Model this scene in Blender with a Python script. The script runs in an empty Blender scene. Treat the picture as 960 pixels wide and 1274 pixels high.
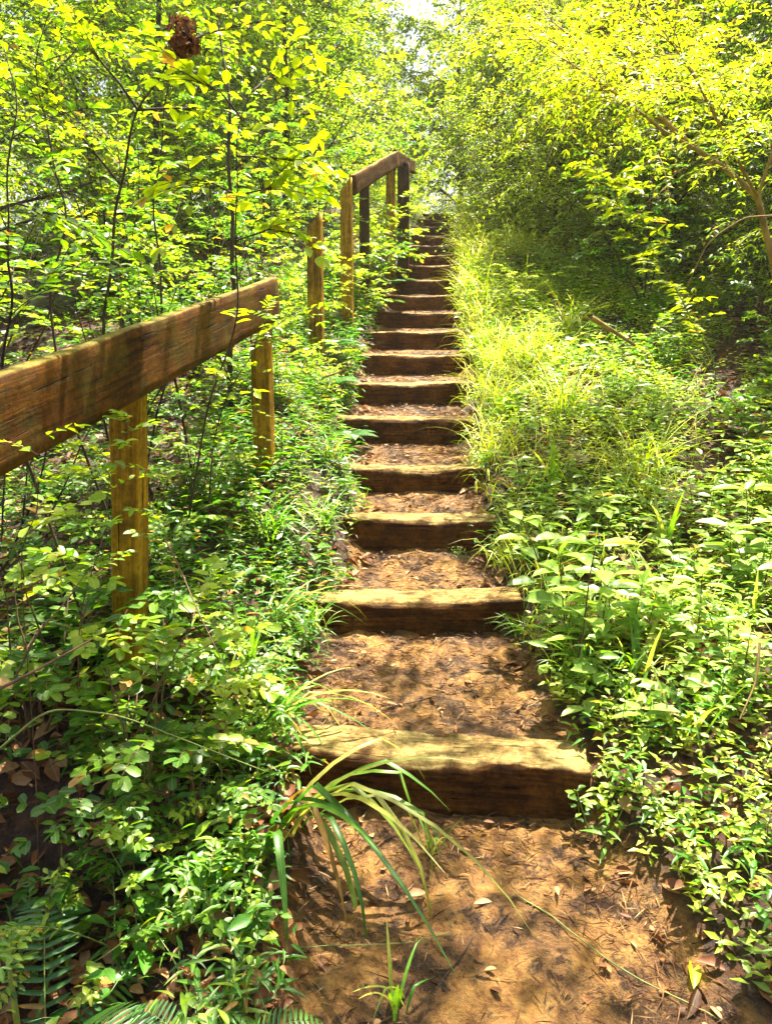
import bpy, math, random
import numpy as np
from mathutils import Vector, Matrix, noise as mnoise

random.seed(7)
RG = np.random.default_rng(7)
C = bpy.context.scene.collection
sc = bpy.context.scene

# ------------------------------------------------------------------ camera
F = 960.0
PITCH = math.radians(12.34)
EYE = 1.5
cp, sp = math.cos(PITCH), math.sin(PITCH)

def U(px, py, D):
    """world point seen at photo pixel (px,py) at forward distance D"""
    xx = (px - 480) / F
    yy = (637 - py) / F
    r = np.array([xx, cp + yy * sp, -sp + yy * cp])
    r = r * (D / r[1])
    return np.array([r[0], r[1], EYE + r[2]])

cam_d = bpy.data.cameras.new('camera')
cam = bpy.data.objects.new('camera', cam_d)
C.objects.link(cam)
cam.location = (0, 0, EYE)
cam.rotation_euler = (math.radians(90) - PITCH, 0, 0)
cam_d.sensor_fit = 'HORIZONTAL'
cam_d.sensor_width = 36
cam_d.lens = 36.0
cam_d.clip_start = 0.05
cam_d.clip_end = 500
sc.camera = cam

# ------------------------------------------------------------------ materials
def new_mat(name):
    m = bpy.data.materials.new(name)
    m.use_nodes = True
    nt = m.node_tree
    nt.nodes.clear()
    return m, nt, nt.nodes, nt.links

def ramp(nodes, stops, interp='LINEAR'):
    r = nodes.new('ShaderNodeValToRGB')
    r.color_ramp.interpolation = interp
    els = r.color_ramp.elements
    while len(els) < len(stops):
        els.new(0.5)
    for e, (p, c) in zip(els, stops):
        e.position = p
        e.color = (c[0], c[1], c[2], 1)
    return r

def leaf_mat(name, cols, trans=0.45, tval=2.2, tsat=1.1, rough=0.42, spec=0.5, rib=0.25, thue=0.5):
    m, nt, N, L = new_mat(name)
    out = N.new('ShaderNodeOutputMaterial')
    at = N.new('ShaderNodeAttribute'); at.attribute_name = 'rnd'
    n = len(cols)
    rp = ramp(N, [(.95 * i / (n - 1), c) for i, c in enumerate(cols)] + ([(.985, (.34, .19, .04))] if 'dead' not in name and 'straw' not in name else []))
    L.new(at.outputs['Fac'], rp.inputs[0])
    oi = N.new('ShaderNodeObjectInfo')
    mr = N.new('ShaderNodeMapRange'); mr.inputs[3].default_value = 0.75; mr.inputs[4].default_value = 1.25
    L.new(oi.outputs['Random'], mr.inputs[0])
    hs = N.new('ShaderNodeHueSaturation')
    L.new(rp.outputs[0], hs.inputs['Color']); L.new(mr.outputs[0], hs.inputs['Value'])
    # midrib and fine mottling
    am = N.new('ShaderNodeAttribute'); am.attribute_name = 'mid'
    lt = N.new('ShaderNodeMapRange'); lt.inputs[1].default_value = 0.0; lt.inputs[2].default_value = 0.18
    lt.inputs[3].default_value = rib; lt.inputs[4].default_value = 0.0
    L.new(am.outputs['Fac'], lt.inputs[0])
    tc = N.new('ShaderNodeTexCoord')
    nz = N.new('ShaderNodeTexNoise'); nz.inputs['Scale'].default_value = 60; nz.inputs['Detail'].default_value = 2
    L.new(tc.outputs['Object'], nz.inputs['Vector'])
    nm = N.new('ShaderNodeMapRange'); nm.inputs[1].default_value = 0.3; nm.inputs[2].default_value = 0.7
    nm.inputs[3].default_value = 0.82; nm.inputs[4].default_value = 1.15
    L.new(nz.outputs['Fac'], nm.inputs[0])
    ml = N.new('ShaderNodeMixRGB'); ml.blend_type = 'MIX'
    L.new(lt.outputs[0], ml.inputs[0]); L.new(hs.outputs[0], ml.inputs[1]); ml.inputs[2].default_value = (0.5, 0.55, 0.2, 1)
    h2 = N.new('ShaderNodeHueSaturation'); L.new(ml.outputs[0], h2.inputs['Color']); L.new(nm.outputs[0], h2.inputs['Value'])
    pb = N.new('ShaderNodeBsdfPrincipled')
    L.new(h2.outputs[0], pb.inputs['Base Color'])
    pb.inputs['Roughness'].default_value = rough
    pb.inputs['Specular IOR Level'].default_value = spec
    tr = N.new('ShaderNodeBsdfTranslucent')
    h3 = N.new('ShaderNodeHueSaturation'); h3.inputs['Value'].default_value = tval; h3.inputs['Saturation'].default_value = tsat
    h3.inputs['Hue'].default_value = thue
    L.new(h2.outputs[0], h3.inputs['Color']); L.new(h3.outputs[0], tr.inputs['Color'])
    mx = N.new('ShaderNodeMixShader'); mx.inputs[0].default_value = trans
    L.new(pb.outputs[0], mx.inputs[1]); L.new(tr.outputs[0], mx.inputs[2])
    L.new(mx.outputs[0], out.inputs['Surface'])
    return m

M = {}
M['leaf_green'] = leaf_mat('leaf_green', [(.035, .10, .010), (.07, .17, .012), (.13, .24, .015), (.28, .34, .02)])
M['leaf_yellow'] = leaf_mat('leaf_yellow', [(.11, .19, .006), (.17, .26, .007), (.24, .33, .010), (.36, .42, .015)], tval=2.4, trans=.5)
M['leaf_tree'] = leaf_mat('leaf_tree', [(.05, .115, .005), (.10, .175, .006), (.165, .25, .008), (.26, .34, .012)], tval=2.8, trans=.5, rib=0)
M['leaf_broad'] = leaf_mat('leaf_broad', [(.13, .25, .03), (.21, .34, .045), (.32, .43, .09)], tval=1.8, trans=.35, rough=.35, rib=.45)
M['leaf_low'] = leaf_mat('leaf_low', [(.035, .13, .010), (.06, .20, .014), (.11, .27, .018), (.24, .34, .02)], tval=2.2, trans=.4, rib=.1)
M['leaf_low_sunny'] = leaf_mat('leaf_low_sunny', [(.10, .18, .010), (.18, .27, .015), (.28, .36, .02), (.48, .50, .10)], tval=2.0, trans=.4, rib=.1)  # leaf_low copy with sunlit brightness put into its colours
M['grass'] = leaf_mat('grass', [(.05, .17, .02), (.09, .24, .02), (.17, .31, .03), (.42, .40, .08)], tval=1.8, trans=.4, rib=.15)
M['grass_sunny'] = leaf_mat('grass_sunny', [(.17, .26, .01), (.27, .36, .015), (.38, .43, .03), (.55, .52, .16)], tval=1.8, trans=.4, rib=.1)  # brighter copy of grass, direct sun painted into the greens
M['fern'] = leaf_mat('fern', [(.03, .12, .03), (.05, .17, .03), (.10, .24, .04)], tval=1.8, trans=.35, rib=.1)
M['dead_leaf'] = leaf_mat('dead_leaf', [(.045, .014, .005), (.14, .045, .012), (.26, .10, .03), (.42, .24, .11)], trans=.15, tval=1.3, rough=.6, spec=.3, rib=.2, tsat=1.0)
M['straw'] = leaf_mat('straw', [(.04, .014, .006), (.11, .042, .015), (.22, .10, .035), (.45, .30, .14)], trans=.05, tval=1.2, rough=.7, spec=.2, rib=0, tsat=1.0)

def bark_mat(name, c1, c2, scale=12, rough=.85):
    m, nt, N, L = new_mat(name)
    out = N.new('ShaderNodeOutputMaterial'); pb = N.new('ShaderNodeBsdfPrincipled')
    tc = N.new('ShaderNodeTexCoord'); mp = N.new('ShaderNodeMapping'); mp.inputs['Scale'].default_value = (1, 1, .25)
    L.new(tc.outputs['Object'], mp.inputs[0])
    nz = N.new('ShaderNodeTexNoise'); nz.inputs['Scale'].default_value = scale; nz.inputs['Detail'].default_value = 6
    L.new(mp.outputs[0], nz.inputs['Vector'])
    rp = ramp(N, [(.3, c1), (.7, c2)]); L.new(nz.outputs['Fac'], rp.inputs[0])
    L.new(rp.outputs[0], pb.inputs['Base Color']); pb.inputs['Roughness'].default_value = rough
    bp = N.new('ShaderNodeBump'); bp.inputs['Strength'].default_value = .5; bp.inputs['Distance'].default_value = .01
    L.new(nz.outputs['Fac'], bp.inputs['Height']); L.new(bp.outputs[0], pb.inputs['Normal'])
    L.new(pb.outputs[0], out.inputs[0])
    return m
M['bark_dark'] = bark_mat('bark_dark', (.014, .007, .004), (.085, .05, .030), 18)
M['bark_tan'] = bark_mat('bark_tan', (.13, .075, .018), (.38, .25, .07), 14)
M['stem_green'] = bark_mat('stem_green', (.08, .12, .02), (.20, .25, .05), 20, .6)
M['stem_brown'] = bark_mat('stem_brown', (.06, .03, .018), (.20, .11, .05), 20)
M['nest'] = bark_mat('nest', (.07, .02, .012), (.30, .12, .05), 25)

def wood_mat(name, top_a, top_b, side_a, side_b, moss=0.0, mud=0.0, grain_axis=0):
    m, nt, N, L = new_mat(name)
    out = N.new('ShaderNodeOutputMaterial'); pb = N.new('ShaderNodeBsdfPrincipled')
    tc = N.new('ShaderNodeTexCoord'); mp = N.new('ShaderNodeMapping')
    s = [14, 14, 14]; s[grain_axis] = .8
    mp.inputs['Scale'].default_value = s
    oi = N.new('ShaderNodeObjectInfo')
    cb = N.new('ShaderNodeVectorMath'); cb.operation = 'ADD'
    sc1 = N.new('ShaderNodeMath'); sc1.operation = 'MULTIPLY'; sc1.inputs[1].default_value = 37
    L.new(oi.outputs['Random'], sc1.inputs[0]); L.new(tc.outputs['Object'], cb.inputs[0]); L.new(sc1.outputs[0], cb.inputs[1])
    L.new(cb.outputs[0], mp.inputs[0])
    gr = N.new('ShaderNodeTexNoise'); gr.inputs['Scale'].default_value = 5.0; gr.inputs['Detail'].default_value = 8; gr.inputs['Roughness'].default_value = .65
    L.new(mp.outputs[0], gr.inputs['Vector'])
    big = N.new('ShaderNodeTexNoise'); big.inputs['Scale'].default_value = 6; big.inputs['Detail'].default_value = 7; big.inputs['Roughness'].default_value = .6
    L.new(cb.outputs[0], big.inputs['Vector'])
    mixn = N.new('ShaderNodeMath'); mixn.operation = 'MULTIPLY_ADD'; mixn.inputs[1].default_value = .55
    h = N.new('ShaderNodeMath'); h.operation = 'MULTIPLY'; h.inputs[1].default_value = .45
    L.new(big.outputs['Fac'], h.inputs[0]); L.new(gr.outputs['Fac'], mixn.inputs[0]); L.new(h.outputs[0], mixn.inputs[2])
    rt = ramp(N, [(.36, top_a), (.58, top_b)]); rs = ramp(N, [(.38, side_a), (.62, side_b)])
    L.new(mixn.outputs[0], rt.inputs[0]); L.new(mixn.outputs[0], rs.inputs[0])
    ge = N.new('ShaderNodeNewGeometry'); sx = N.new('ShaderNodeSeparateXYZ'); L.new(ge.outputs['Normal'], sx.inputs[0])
    # worn top, sunlit paleness also in its colour: normal z, broken up by noise
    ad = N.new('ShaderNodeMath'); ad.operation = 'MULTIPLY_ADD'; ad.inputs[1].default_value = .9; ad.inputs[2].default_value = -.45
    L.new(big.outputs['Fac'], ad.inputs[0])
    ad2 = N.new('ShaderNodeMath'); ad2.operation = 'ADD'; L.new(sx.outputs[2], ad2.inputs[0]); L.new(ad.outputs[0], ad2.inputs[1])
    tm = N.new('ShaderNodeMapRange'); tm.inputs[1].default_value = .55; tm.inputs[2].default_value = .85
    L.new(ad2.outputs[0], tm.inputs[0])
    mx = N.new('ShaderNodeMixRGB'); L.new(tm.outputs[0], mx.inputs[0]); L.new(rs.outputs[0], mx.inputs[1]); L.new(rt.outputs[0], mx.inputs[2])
    col = mx.outputs[0]
    if moss > 0 or mud > 0:
        n2 = N.new('ShaderNodeTexNoise'); n2.inputs['Scale'].default_value = 9 if mud else 5; n2.inputs['Detail'].default_value = 9; n2.inputs['Roughness'].default_value = .7
        L.new(cb.outputs[0], n2.inputs['Vector'])
        k = N.new('ShaderNodeMapRange'); k.inputs[1].default_value = .47; k.inputs[2].default_value = .62
        k.inputs[4].default_value = max(moss, mud)
        L.new(n2.outputs['Fac'], k.inputs[0])
        m2 = N.new('ShaderNodeMixRGB'); L.new(k.outputs[0], m2.inputs[0]); L.new(col, m2.inputs[1])
        m2.inputs[2].default_value = (.07, .08, .01, 1) if moss else (.045, .018, .006, 1)
        col = m2.outputs[0]
    L.new(col, pb.inputs['Base Color'])
    pb.inputs['Roughness'].default_value = .75
    fn = N.new('ShaderNodeTexNoise'); fn.inputs['Scale'].default_value = 55; fn.inputs['Detail'].default_value = 8; fn.inputs['Roughness'].default_value = .75
    L.new(cb.outputs[0], fn.inputs['Vector'])
    sp_ = N.new('ShaderNodeMapRange'); sp_.inputs[1].default_value = .35; sp_.inputs[2].default_value = .65; sp_.inputs[3].default_value = .55; sp_.inputs[4].default_value = 1.35
    L.new(fn.outputs['Fac'], sp_.inputs[0])
    s3 = [30, 30, 30]; s3[grain_axis] = .9
    mc = N.new('ShaderNodeMapping'); mc.inputs['Scale'].default_value = s3; L.new(cb.outputs[0], mc.inputs[0])
    ck = N.new('ShaderNodeTexNoise'); ck.inputs['Scale'].default_value = 3.2; ck.inputs['Detail'].default_value = 3; L.new(mc.outputs[0], ck.inputs['Vector'])
    cm = N.new('ShaderNodeMapRange'); cm.inputs[1].default_value = .30; cm.inputs[2].default_value = .37; L.new(ck.outputs['Fac'], cm.inputs[0])
    cmx = N.new('ShaderNodeMixRGB'); cmx.blend_type = 'MULTIPLY'; cmx.inputs[0].default_value = .8
    L.new(col, cmx.inputs[1]); L.new(cm.outputs[0], cmx.inputs[2]); col = cmx.outputs[0]
    hv = N.new('ShaderNodeHueSaturation'); L.new(col, hv.inputs['Color']); L.new(sp_.outputs[0], hv.inputs['Value']); L.new(hv.outputs[0], pb.inputs['Base Color'])
    pb.inputs['Specular IOR Level'].default_value = .12
    sm1 = N.new('ShaderNodeMath'); sm1.operation = 'MULTIPLY_ADD'; sm1.inputs[1].default_value = 1.0 if mud else .25; L.new(fn.outputs['Fac'], sm1.inputs[0]); L.new(mixn.outputs[0], sm1.inputs[2])
    sm2 = N.new('ShaderNodeMath'); sm2.operation = 'ADD'; L.new(sm1.outputs[0], sm2.inputs[0]); L.new(cm.outputs[0], sm2.inputs[1])
    bp = N.new('ShaderNodeBump'); bp.inputs['Strength'].default_value = 1.0; bp.inputs['Distance'].default_value = .012 if mud else .005
    L.new(sm2.outputs[0], bp.inputs['Height']); L.new(bp.outputs[0], pb.inputs['Normal'])
    L.new(pb.outputs[0], out.inputs[0])
    return m
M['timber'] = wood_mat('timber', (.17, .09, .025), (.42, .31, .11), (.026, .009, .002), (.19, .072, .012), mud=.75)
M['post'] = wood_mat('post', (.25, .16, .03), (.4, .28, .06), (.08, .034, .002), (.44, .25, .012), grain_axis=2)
M['post_dark'] = wood_mat('post_dark', (.10, .06, .02), (.14, .09, .03), (.025, .013, .007), (.08, .04, .015), grain_axis=2)  # darker browns than the other posts
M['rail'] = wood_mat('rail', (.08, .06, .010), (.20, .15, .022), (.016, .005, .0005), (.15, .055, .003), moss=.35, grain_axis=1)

def ground_mat():
    m, nt, N, L = new_mat('ground')
    out = N.new('ShaderNodeOutputMaterial'); pb = N.new('ShaderNodeBsdfPrincipled')
    tc = N.new('ShaderNodeTexCoord')
    def noise(scale, detail=8, rough=.6, dist=0):
        n = N.new('ShaderNodeTexNoise'); n.inputs['Scale'].default_value = scale
        n.inputs['Detail'].default_value = detail; n.inputs['Roughness'].default_value = rough; n.inputs['Distortion'].default_value = dist
        L.new(tc.outputs['Object'], n.inputs['Vector']); return n
    a = noise(5, 9, .65, .3); b = noise(22, 8, .7, .4); c = noise(90, 5, .7); d = noise(2.2, 6, .6, .5)
    sand = ramp(N, [(.28, (.06, .022, .005)), (.42, (.18, .074, .012)), (.55, (.35, .175, .034)), (.71, (.50, .30, .085))])
    L.new(b.outputs['Fac'], sand.inputs[0])
    mud = ramp(N, [(.3, (.014, .007, .004)), (.55, (.05, .022, .009)), (.75, (.14, .065, .025))])
    L.new(c.outputs['Fac'], mud.inputs[0])
    # wet dark patches
    s1 = N.new('ShaderNodeMath'); s1.operation = 'MULTIPLY_ADD'; s1.inputs[1].default_value = .55
    s2 = N.new('ShaderNodeMath'); s2.operation = 'MULTIPLY'; s2.inputs[1].default_value = .45
    L.new(b.outputs['Fac'], s2.inputs[0]); L.new(a.outputs['Fac'], s1.inputs[0]); L.new(s2.outputs[0], s1.inputs[2])
    mk = N.new('ShaderNodeMapRange'); mk.inputs[1].default_value = .475; mk.inputs[2].default_value = .555
    L.new(s1.outputs[0], mk.inputs[0])
    mk0 = mk
    dk = N.new('ShaderNodeMapRange'); dk.inputs[1].default_value = .52; dk.inputs[2].default_value = .58
    dm = N.new('ShaderNodeMath'); dm.operation = 'MULTIPLY_ADD'; dm.inputs[1].default_value = .6
    dh = N.new('ShaderNodeMath'); dh.operation = 'MULTIPLY'; dh.inputs[1].default_value = .4
    L.new(c.outputs['Fac'], dh.inputs[0]); L.new(d.outputs['Fac'], dm.inputs[0]); L.new(dh.outputs[0], dm.inputs[2]); L.new(dm.outputs[0], dk.inputs[0])
    mk = N.new('ShaderNodeMath'); mk.operation = 'MAXIMUM'; L.new(mk0.outputs[0], mk.inputs[0]); L.new(dk.outputs[0], mk.inputs[1])
    m1 = N.new('ShaderNodeMixRGB'); L.new(mk.outputs[0], m1.inputs[0]); L.new(sand.outputs[0], m1.inputs[1]); L.new(mud.outputs[0], m1.inputs[2])
    litter = ramp(N, [(.3, (.010, .005, .003)), (.5, (.045, .016, .006)), (.7, (.14, .05, .016))])
    L.new(b.outputs['Fac'], litter.inputs[0])
    pa = N.new('ShaderNodeAttribute'); pa.attribute_name = 'path'
    pk = N.new('ShaderNodeMath'); pk.operation = 'MULTIPLY_ADD'; pk.inputs[1].default_value = 1.0
    d2 = N.new('ShaderNodeMath'); d2.operation = 'MULTIPLY_ADD'; d2.inputs[1].default_value = 1.6; d2.inputs[2].default_value = -.8
    L.new(a.outputs['Fac'], d2.inputs[0]); L.new(pa.outputs['Fac'], pk.inputs[0]); L.new(d2.outputs[0], pk.inputs[2])
    pm = N.new('ShaderNodeMapRange'); pm.inputs[1].default_value = .3; pm.inputs[2].default_value = .6
    L.new(pk.outputs[0], pm.inputs[0])
    m2 = N.new('ShaderNodeMixRGB'); L.new(pm.outputs[0], m2.inputs[0]); L.new(litter.outputs[0], m2.inputs[1]); L.new(m1.outputs[0], m2.inputs[2])
    L.new(m2.outputs[0], pb.inputs['Base Color'])
    rr = N.new('ShaderNodeMapRange'); rr.inputs[3].default_value = .85; rr.inputs[4].default_value = .35
    L.new(mk.outputs[0], rr.inputs[0]); L.new(rr.outputs[0], pb.inputs['Roughness'])
    hh = N.new('ShaderNodeMath'); hh.operation = 'MULTIPLY_ADD'; hh.inputs[1].default_value = .4
    L.new(c.outputs['Fac'], hh.inputs[0]); L.new(b.outputs['Fac'], hh.inputs[2])
    bp = N.new('ShaderNodeBump'); bp.inputs['Strength'].default_value = 1; bp.inputs['Distance'].default_value = .03
    L.new(hh.outputs[0], bp.inputs['Height']); L.new(bp.outputs[0], pb.inputs['Normal'])
    L.new(pb.outputs[0], out.inputs[0])
    return m
M['ground'] = ground_mat()

# ------------------------------------------------------------------ terrain
SY = np.array([2.24, 3.25, 3.96, 4.5, 5.3, 6.0, 6.6, 7.2, 7.8, 8.4, 9.0, 9.5, 10.05, 10.65, 11.3, 12.0, 12.7, 13.4])
SPY = np.array([945, 747, 645, 582, 520, 476, 441, 412, 388, 366.5, 347.5, 329, 316, 304, 292, 281, 272, 264.6])
SZ = np.array([U(480, py, D)[2] for py, D in zip(SPY, SY)])
SROT = np.array([-.11, -.03, -.02, -.02, .02, .02, .01, .01, 0, .02, .0, .02, 0, .02, .02, .02, .02, .02])
EY = [0, 1.4, 2.2, 2.7, 3.2, 3.6, 4.0, 4.5, 5.3, 6.0, 6.6, 7.2, 8.4, 9.5, 10.5, 11.5, 13.4, 18]
EL = [-.30, -.28, -.20, -.30, -.27, -.18, -.13, -.13, -.24, -.22, -.16, -.08, .06, .20, .30, .42, .68, 1.2]
ER = [.85, .80, .58, .58, .57, .52, .50, .49, .54, .60, .62, .66, .72, .82, .88, .95, 1.10, 1.7]
def edgeL(y): return np.interp(y, EY, EL)
def edgeR(y): return np.interp(y, EY, ER)

def hash2(ix, iy):
    h = (ix.astype(np.int64) * 374761393 + iy.astype(np.int64) * 668265263) & 0xffffffff
    h = ((h ^ (h >> 13)) * 1274126177) & 0xffffffff
    return ((h ^ (h >> 16)) & 0xffff) / 65535.0
def vnoise(x, y, s):
    x = np.asarray(x, float) * s + 100.3; y = np.asarray(y, float) * s + 57.7
    ix = np.floor(x); iy = np.floor(y); fx = x - ix; fy = y - iy
    fx = fx * fx * (3 - 2 * fx); fy = fy * fy * (3 - 2 * fy)
    a = hash2(ix, iy); b = hash2(ix + 1, iy); c = hash2(ix, iy + 1); d = hash2(ix + 1, iy + 1)
    return (a * (1 - fx) + b * fx) * (1 - fy) + (c * (1 - fx) + d * fx) * fy - .5
def sstep(a, b, x):
    t = np.clip((x - a) / (b - a), 0, 1); return t * t * (3 - 2 * t)

bankY = np.concatenate([[-3, 1.1, 1.6], SY + .02, [16, 24, 60]])
bankZ = np.concatenate([[-.25, -.04, .04], SZ - .03, [SZ[-1] + .25, SZ[-1] + .9, SZ[-1] + 3.0]])
def corridor(x, y):
    l, r = edgeL(y), edgeR(y)
    n = vnoise(x, y, 6) * .12
    return sstep(l - .16, l + .02, x + n) * (1 - sstep(r - .02, r + .16, x + n))
def G(x, y, fine=False):
    x = np.asarray(x, float); y = np.asarray(y, float)
    b = np.interp(y, bankY, bankZ)
    l, r = edgeL(y), edgeR(y)
    # right bank rises a little, left bank falls away towards the hollow under the rail
    dr = np.clip(x - r, 0, 30); dl = np.clip(l - x, 0, 30)
    b = b + .10 * sstep(0, .6, dr) + .06 * np.clip(dr - .5, 0, 6)
    rise = np.interp(y, [1.2, 1.9, 2.6, 4, 6, 9, 13, 15], [-.22, -.12, .22, .30, .38, .36, .25, 0])
    b = b + rise * sstep(.02, .55, dl) - .07 * np.clip(dl - .7, 0, 8)
    b = b + .10 * vnoise(x, y, 1.3) * sstep(0, .5, dr + dl) + .04 * vnoise(x, y, 4) * sstep(0, .3, dr + dl)
    # stepped treads
    z = np.full_like(b, 0.0)
    xc = (l + r) / 2
    z = np.interp(y, [-3, 1.2, 2.1], [-.25, -.04, .01])
    for k in range(len(SY)):
        f = SY[k] + SROT[k] * (x - xc)
        nxt = SY[k + 1] if k + 1 < len(SY) else SY[k] + 3
        t = np.clip((y - f - .17) / max(nxt - SY[k] - .17, .05), 0, 1)
        prof = SZ[k] - .018 + .055 * t ** 1.3
        under = y < f + .16
        prof = np.where(under, SZ[k] - .10, prof)
        z = np.where(y > f + .03, prof, z)
    beyond = y > SY[-1] + .6
    z = np.where(beyond, b, z)
    z = z + .018 * vnoise(x, y, 5) + .010 * vnoise(x, y, 13)
    m = corridor(x, y)
    return b * (1 - m) + z * m

def lines(spans):
    out = []
    for a, b, s in spans:
        out.append(np.arange(a, b, s))
    out.append([spans[-1][1]])
    return np.concatenate(out)
gx = lines([(-80, -20, 10), (-20, -6, 1), (-6, -1.2, .12), (-1.2, 2.0, .022), (2.0, 6, .12), (6, 20, 1), (20, 80, 10)])
gy = lines([(-30, -4, 4), (-4, .8, .3), (.8, 5.5, .018), (5.5, 14.2, .03), (14.2, 24, .4), (24, 60, 3), (60, 160, 20)])
X, Y = np.meshgrid(gx, gy)
Z = G(X, Y)
micro = (vnoise(X, Y, 9) * .022 + vnoise(X, Y, 28) * .016 + vnoise(X, Y, 55) * .009) * ((X > -1.2) & (X < 2.0) & (Y > .8) & (Y < 6))
Z = Z + micro
def mesh_from(name, V, quads=None, tris=None, attrs=None, mats=(), smooth=True, matidx=None):
    me = bpy.data.meshes.new(name)
    V = np.asarray(V, np.float32)
    nq = 0 if quads is None else len(quads); ntr = 0 if tris is None else len(tris)
    me.vertices.add(len(V)); me.vertices.foreach_set('co', V.ravel())
    loops = []
    starts = []; totals = []
    if nq: loops.append(np.asarray(quads, np.int32).ravel()); starts.append(np.arange(nq) * 4)
    if ntr: loops.append(np.asarray(tris, np.int32).ravel()); starts.append(nq * 4 + np.arange(ntr) * 3)
    lp = np.concatenate(loops)
    me.loops.add(len(lp)); me.loops.foreach_set('vertex_index', lp)
    me.polygons.add(nq + ntr)
    me.polygons.foreach_set('loop_start', np.concatenate(starts).astype(np.int32))
    if smooth: me.polygons.foreach_set('use_smooth', np.ones(nq + ntr, bool))
    for k, a in (attrs or {}).items():
        at = me.attributes.new(k, 'FLOAT', 'POINT'); at.data.foreach_set('value', np.asarray(a, np.float32))
    for m in mats: me.materials.append(m)
    me.update(calc_edges=True)
    me.validate()
    return me
def link(name, me, parent=None, loc=None):
    o = bpy.data.objects.new(name, me); C.objects.link(o)
    if parent is not None: o.parent = parent
    if loc is not None: o.location = loc
    return o
ny, nx = X.shape
idx = np.arange(ny * nx).reshape(ny, nx)
q = np.stack([idx[:-1, :-1], idx[:-1, 1:], idx[1:, 1:], idx[1:, :-1]], -1).reshape(-1, 4)
pathm = corridor(X, Y) * (Y < 14.5)
gme = mesh_from('ground', np.stack([X, Y, Z], -1).reshape(-1, 3), q, attrs={'path': pathm.ravel()}, mats=[M['ground']])
ground = link('ground', gme); ground['kind'] = 'structure'

# ------------------------------------------------------------------ tagging
ORD = ['first', 'second', 'third', 'fourth', 'fifth', 'sixth', 'seventh', 'eighth', 'ninth', 'tenth', 'eleventh', 'twelfth',
       'thirteenth', 'fourteenth', 'fifteenth', 'sixteenth', 'seventeenth', 'eighteenth']
def tag(o, label, cat, group=None):
    o['label'] = label; o['category'] = cat
    if group: o['group'] = group
    return o
def stuff(o):
    o['kind'] = 'stuff'; return o
def empty(name, loc, rz=0, s=1.0):
    o = bpy.data.objects.new(name, None); C.objects.link(o)
    o.empty_display_size = .1
    o.location = [float(v) for v in loc]; o.rotation_euler = (0, 0, rz); o.scale = (s, s, s)
    return o
def nearest_step(y):
    k = int(np.argmin(np.abs(SY + .2 - y))); return ORD[k]

# ------------------------------------------------------------------ foliage machinery
def nrm(a):
    return a / np.maximum(np.linalg.norm(a, axis=-1, keepdims=True), 1e-9)
def tmpl_near(widths=(.62, 1.0, .62), xs=(.18, .48, .8), cup=.10, droop=.16):
    V = [(0, 0, 0)]; mid = [0]
    for x, w in zip(xs, widths):
        z = -droop * x * x
        V += [(x, w * .5, z + cup * w), (x, 0, z), (x, -w * .5, z + cup * w)]; mid += [1, 0, 1]
    V.append((1, 0, -droop)); mid.append(0)
    T = [(0, 2, 1), (0, 3, 2)]; Q = []
    for r in range(len(xs) - 1):
        a = 1 + 3 * r
        Q += [(a, a + 1, a + 4, a + 3), (a + 1, a + 2, a + 5, a + 4)]
    a = 1 + 3 * (len(xs) - 1); e = len(V) - 1
    T += [(a, a + 1, e), (a + 1, a + 2, e)]
    return np.array(V, float), np.array(Q), np.array(T), np.array(mid, float)
T_NEAR = tmpl_near()
T_LANCE = tmpl_near((.75, 1.0, .55), (.2, .42, .75), .06, .30)
T_OVAL = tmpl_near((.85, 1.0, .85), (.15, .5, .85), .08, .10)
T_MID = (np.array([(0, 0, 0), (.45, .5, .03), (.45, 0, -.04), (.45, -.5, .03), (1, 0, -.12)], float), np.zeros((0, 4), int),
         np.array([(0, 2, 1), (0, 3, 2), (1, 2, 4), (2, 3, 4)]), np.array([0, 1, 0, 1, 0.]))
T_FAR = (np.array([(0, 0, 0), (.42, .5, 0), (1, 0, -.1), (.42, -.5, 0)], float), np.zeros((0, 4), int), np.array([(0, 2, 1), (0, 3, 2)]), np.array([.5, 1, .5, 1.]))

class Leaves:
    def __init__(s): s.a = []
    def add(s, P, D, Nn, L, W, R=None):
        P = np.atleast_2d(P); n = len(P)
        D = np.broadcast_to(D, (n, 3)); Nn = np.broadcast_to(Nn, (n, 3))
        L = np.broadcast_to(L, (n,)); W = np.broadcast_to(W, (n,))
        R = RG.random(n) if R is None else np.broadcast_to(R, (n,))
        s.a.append((P, D, Nn, L, W, R))
    def count(s): return sum(len(a[0]) for a in s.a)
    def mesh(s, name, tmpl, mats):
        P, D, Nn, L, W, R = [np.concatenate([a[i] for a in s.a]) for i in range(6)]
        tv, tq, tt, tm = tmpl
        R = np.where(RG.random(len(R)) < .025, 1.0, np.minimum(R * .95, .95))
        D = nrm(D); Yv = nrm(np.cross(Nn, D)); Zv = np.cross(D, Yv)
        n = len(P); k = len(tv)
        V = P[:, None, :] + tv[None, :, 0, None] * (L[:, None] * D)[:, None, :] + tv[None, :, 1, None] * (W[:, None] * Yv)[:, None, :] \
            + tv[None, :, 2, None] * (L[:, None] * Zv)[:, None, :]
        off = (np.arange(n) * k)[:, None, None]
        Q = (tq[None] + off).reshape(-1, 4) if len(tq) else None
        Tt = (tt[None] + off).reshape(-1, 3)
        return mesh_from(name, V.reshape(-1, 3), Q, Tt, {'rnd': np.repeat(R, k), 'mid': np.tile(tm, n)}, mats)

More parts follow.
